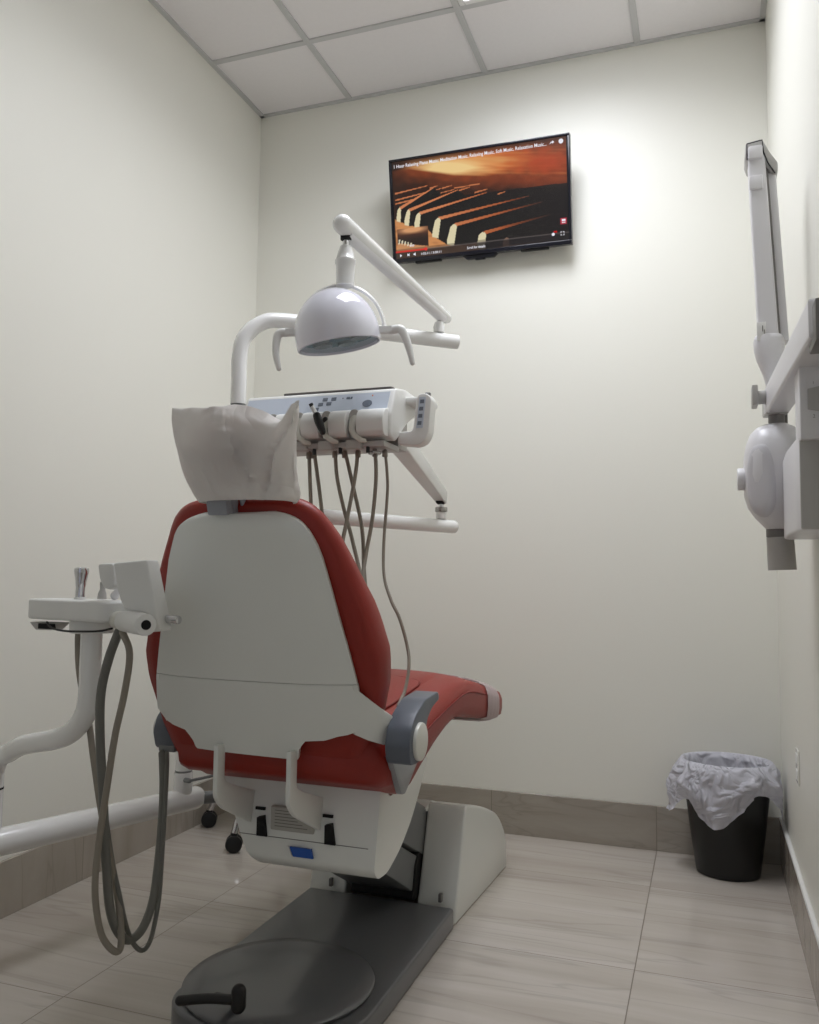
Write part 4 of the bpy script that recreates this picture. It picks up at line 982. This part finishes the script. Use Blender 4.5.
bm = NB(); b2(bm, .1345, .1365, 2.0868, 2.0878, 1.536, 1.556); b2(bm, .1305, .1325, 2.0868, 2.0878, 1.552, 1.566); build('label_print', bm, XGD, lb)
bm = NB(); cx_, cy_ = .148, 2.118
loft(bm, [sring((cx_+dx, cy_, z), a, b_, 28, 2.6, (1, 0, 0), (0, 1, 0)) for z, a, b_, dx in ((1.405, .010, .010, .006), (1.425, .014, .015, .005), (1.455, .020, .022, .004), (1.49, .030, .030, .001), (1.515, .034, .034, -.001), (1.535, .034, .034, -.002), (1.546, .030, .032, -.003), (1.550, .02, .02, -.003))])
build('knuckle', bm, XW, t, ang=60)
# tube head
bm = NB(); HX, HY = .148, 2.10
st = [(1.088, .026, .030, .010), (1.098, .033, .040, .008), (1.115, .044, .055, .004), (1.138, .056, .072, .001), (1.165, .0615, .080, -.001), (1.21, .064, .084, 0), (1.255, .064, .084, .001), (1.285, .061, .078, .003), (1.308, .054, .066, .005), (1.322, .042, .050, .006), (1.331, .026, .030, .008), (1.333, .010, .012, .008)]
loft(bm, [sring((HX+dx, HY, z), a, b_, 40, 2.7, (1, 0, 0), (0, 1, 0)) for z, a, b_, dx in st]); th = build('tube_head', bm, XW, t, ang=60)
# raised oval cheek facing the room
bm = NB(); nrm = Vector((-.55, -.835, 0)).normalized(); tx = Vector((.835, -.55, 0)).normalized(); cc = Vector((HX-.032, HY-.0700, 1.198))
loft(bm, [sring(cc+nrm*h, a, b_, 32, 2.4, tuple(tx), (0, 0, 1)) for h, a, b_ in ((-.014, .034, .086), (.000, .032, .082), (.004, .028, .076), (.006, .02, .06), (.0065, .002, .006))]); build('cheek_panel', bm, mat('cheek_plastic', (206, 205, 208), .6), th, ang=60)
bm = NB(); cyl(bm, (HX-.060, HY-.01, 1.205), (HX-.078, HY-.01, 1.205), .026, 28, .003); build('angle_dial', bm, XW, th)
bm = NB(); cyl(bm, (HX+.010, HY, 1.325), (HX+.010, HY, 1.360), .018, 18); b2(bm, HX+.0, HX+.035, HY+.01, HY+.04, 1.325, 1.365, .003); build('yoke', bm, XGD, t)
bm = NB(); cyl(bm, (HX+.012, HY, 1.070), (HX+.012, HY, 1.090), .0295, 32, .001); build('cone_collar', bm, XGD, th)
bm = NB()
lathe(bm, [(.026, 0), (.0305, 0), (.0295, .075), (.026, .075)], (HX+.015, HY, .995), (-.04, 0, 1), 36); build('aiming_cone', bm, XG, th)

# ------------------------------------------------------------------ waste bin and its liner
BC = Vector((.052, 3.072, 0)); BZ = .362
def oval(cx, cy, r, z, n=64, ky=.86): return [Vector((cx+r*cos(2*pi*k/n), cy+r*ky*sin(2*pi*k/n), z)) for k in range(n)]
bm = NB(); loft(bm, [oval(BC.x, BC.y, r, z) for r, z in ((.094, .0), (.100, .003), (.102, .012), (.118, .13), (.132, .25), (.1425, BZ-.006), (.1445, BZ), (.141, BZ), (.128, .25), (.098, .015), (.09, .010))], True, True)
o = build('waste_bin', bm, BIN); o['label'] = 'tapered black plastic waste bin on the floor in the right back corner'; o['category'] = 'waste bin'
def liner():
    n = 144; rings = []
    hem = [(0, .15), (20, .14), (60, .12), (120, .12), (160, .14), (180, .165), (192, .172), (205, .150), (214, .118), (226, .135), (240, .178), (252, .194), (266, .186), (280, .150), (298, .105), (310, .086), (322, .090), (333, .120), (343, .165), (350, .205), (356, .185), (360, .150)]
    flare = [(0, .03), (60, .0), (150, .0), (178, .030), (195, .038), (212, .012), (240, .008), (300, .004), (325, .012), (340, .035), (352, .045), (360, .03)]
    rows = []
    for k in range(n):
        d = 360*k/n; th = radians(d); L_ = sinterp(hem, d); fl = interp(flare, d)
        colm = []
        cs, sn = cos(th), sin(th)
        def P(r, z): 
            x = BC.x+r*cs; y = BC.y+r*.86*sn
            return Vector((min(x, XR-.014), min(y, YB-.016), z))
        w = lambda a, s: noise.noise(Vector((cs*s, sn*s, a)))
        for j in range(14):      # inside, from deep to the rim
            t_ = j/13; z = .10+(BZ+.006-.10)*t_; r = .100+.036*t_
            r -= .006*(1-t_)+.020*abs(w(t_*4, 6))*sin(pi*t_)
            colm.append(P(r, z))
        for a in (.5, 1.1, 1.7):
            colm.append(P(.1405+.006*(1-cos(a))-.002, BZ+.004+.006*sin(a)))
        for j in range(1, 22):
            t_ = j/21; z = BZ+.004-L_*t_
            puff = .022*sin(pi*min(1, t_*1.1))**.7
            r = .148+puff+fl*t_**1.5
            crease = .016*w(t_*2.2+4, 2.6)-.026*abs(w(t_*2.0+2, 3.4))+.016*abs(w(t_*3+9, 6))-.006*abs(w(t_*6+1, 11))+.004
            r += crease*min(1, t_*3)
            rb = .1445-(BZ-z)*.105+.004
            r = max(r, rb)
            z += .005*w(t_*2+7, 6)*(1-t_)
            colm.append(P(r, z))
        rows.append(colm)
    m_ = len(rows[0]); rings = [[rows[k][j] for k in range(n)] for j in range(m_)]
    bm = NB(); loft(bm, rings, False, False); return bm
o = build('bin_liner', liner(), LINER, ang=80)
o['label'] = 'crumpled translucent white plastic bag lining the black bin and hanging over its rim'; o['category'] = 'bin liner'

# ------------------------------------------------------------------ stool behind the chair
t = thing('dental_stool', 'low wheeled stool with chrome legs mostly hidden behind the dental chair', 'stool', (-1.548, 2.935, 0))
SC = Vector((-1.548, 2.935, 0))
for k in range(5):
    a = radians(191.5+72*k); e = SC+Vector((cos(a), sin(a), 0))*.283
    bm = NB(); tube(bm, [SC+Vector((cos(a)*.02, sin(a)*.02, .16)), SC+Vector((cos(a)*.12, sin(a)*.12, .145)), SC+Vector((cos(a)*.245, sin(a)*.245, .115)), e+Vector((0, 0, .062))], [.014, .013, .0125, .012], 14, 5); lg = build('leg', bm, CHR, t)
    bm = NB(); s_ = Vector((-.45, .89, 0))
    for g in (-1, 1): cyl(bm, e+Vector((0, 0, .030))+s_*g*.004, e+Vector((0, 0, .030))+s_*g*.022, .0295, 26, .005)
    cyl(bm, e+Vector((0, 0, .04)), e+Vector((0, 0, .066)), .013, 14, .002); build('caster', bm, BLK, lg)
build('column', cyl(NB(), SC+Vector((0, 0, .10)), SC+Vector((0, 0, .40)), .025, 24, .002), CHR, t)
bm = NB(); lathe(bm, [(.12, 0), (.16, .004), (.172, .02), (.172, .05), (.16, .066), (.10, .072), (.01, .074)], SC+Vector((0, 0, .40)), seg=40); build('seat', bm, STOOLB, t)

# ------------------------------------------------------------------ outlet on the right wall
t = thing('wall_outlet', 'white electrical outlet plate low on the right wall beside the waste bin', 'outlet', (XR, 2.63, .45))
bm = NB(); b2(bm, XR-.004, XR-.0002, 2.60, 2.665, .405, .50, .0015); build('cover_plate', bm, OUTM, t)
for z in (.43, .475):
    bm = NB(); b2(bm, XR-.006, XR-.0038, 2.615, 2.650, z-.014, z+.014, .001); build('socket', bm, WPL, t)

# ------------------------------------------------------------------ light and colour
w = bpy.data.worlds.new('world'); scn.world = w; w.use_nodes = True
w.node_tree.nodes['Background'].inputs[0].default_value = (.8, .85, 1, 1); w.node_tree.nodes['Background'].inputs[1].default_value = .42
vs = scn.view_settings; vs.view_transform = 'Standard'; vs.look = 'None'; vs.gamma = 1; vs.use_curve_mapping = False; vs.exposure = 0
scn.display_settings.display_device = 'sRGB'
cy_ = scn.cycles; cy_.max_bounces = 10; cy_.diffuse_bounces = 6; cy_.glossy_bounces = 4; cy_.transparent_max_bounces = 8; cy_.use_denoising = True; cy_.caustics_reflective = False; cy_.caustics_refractive = False
cy_.sample_clamp_indirect = 4
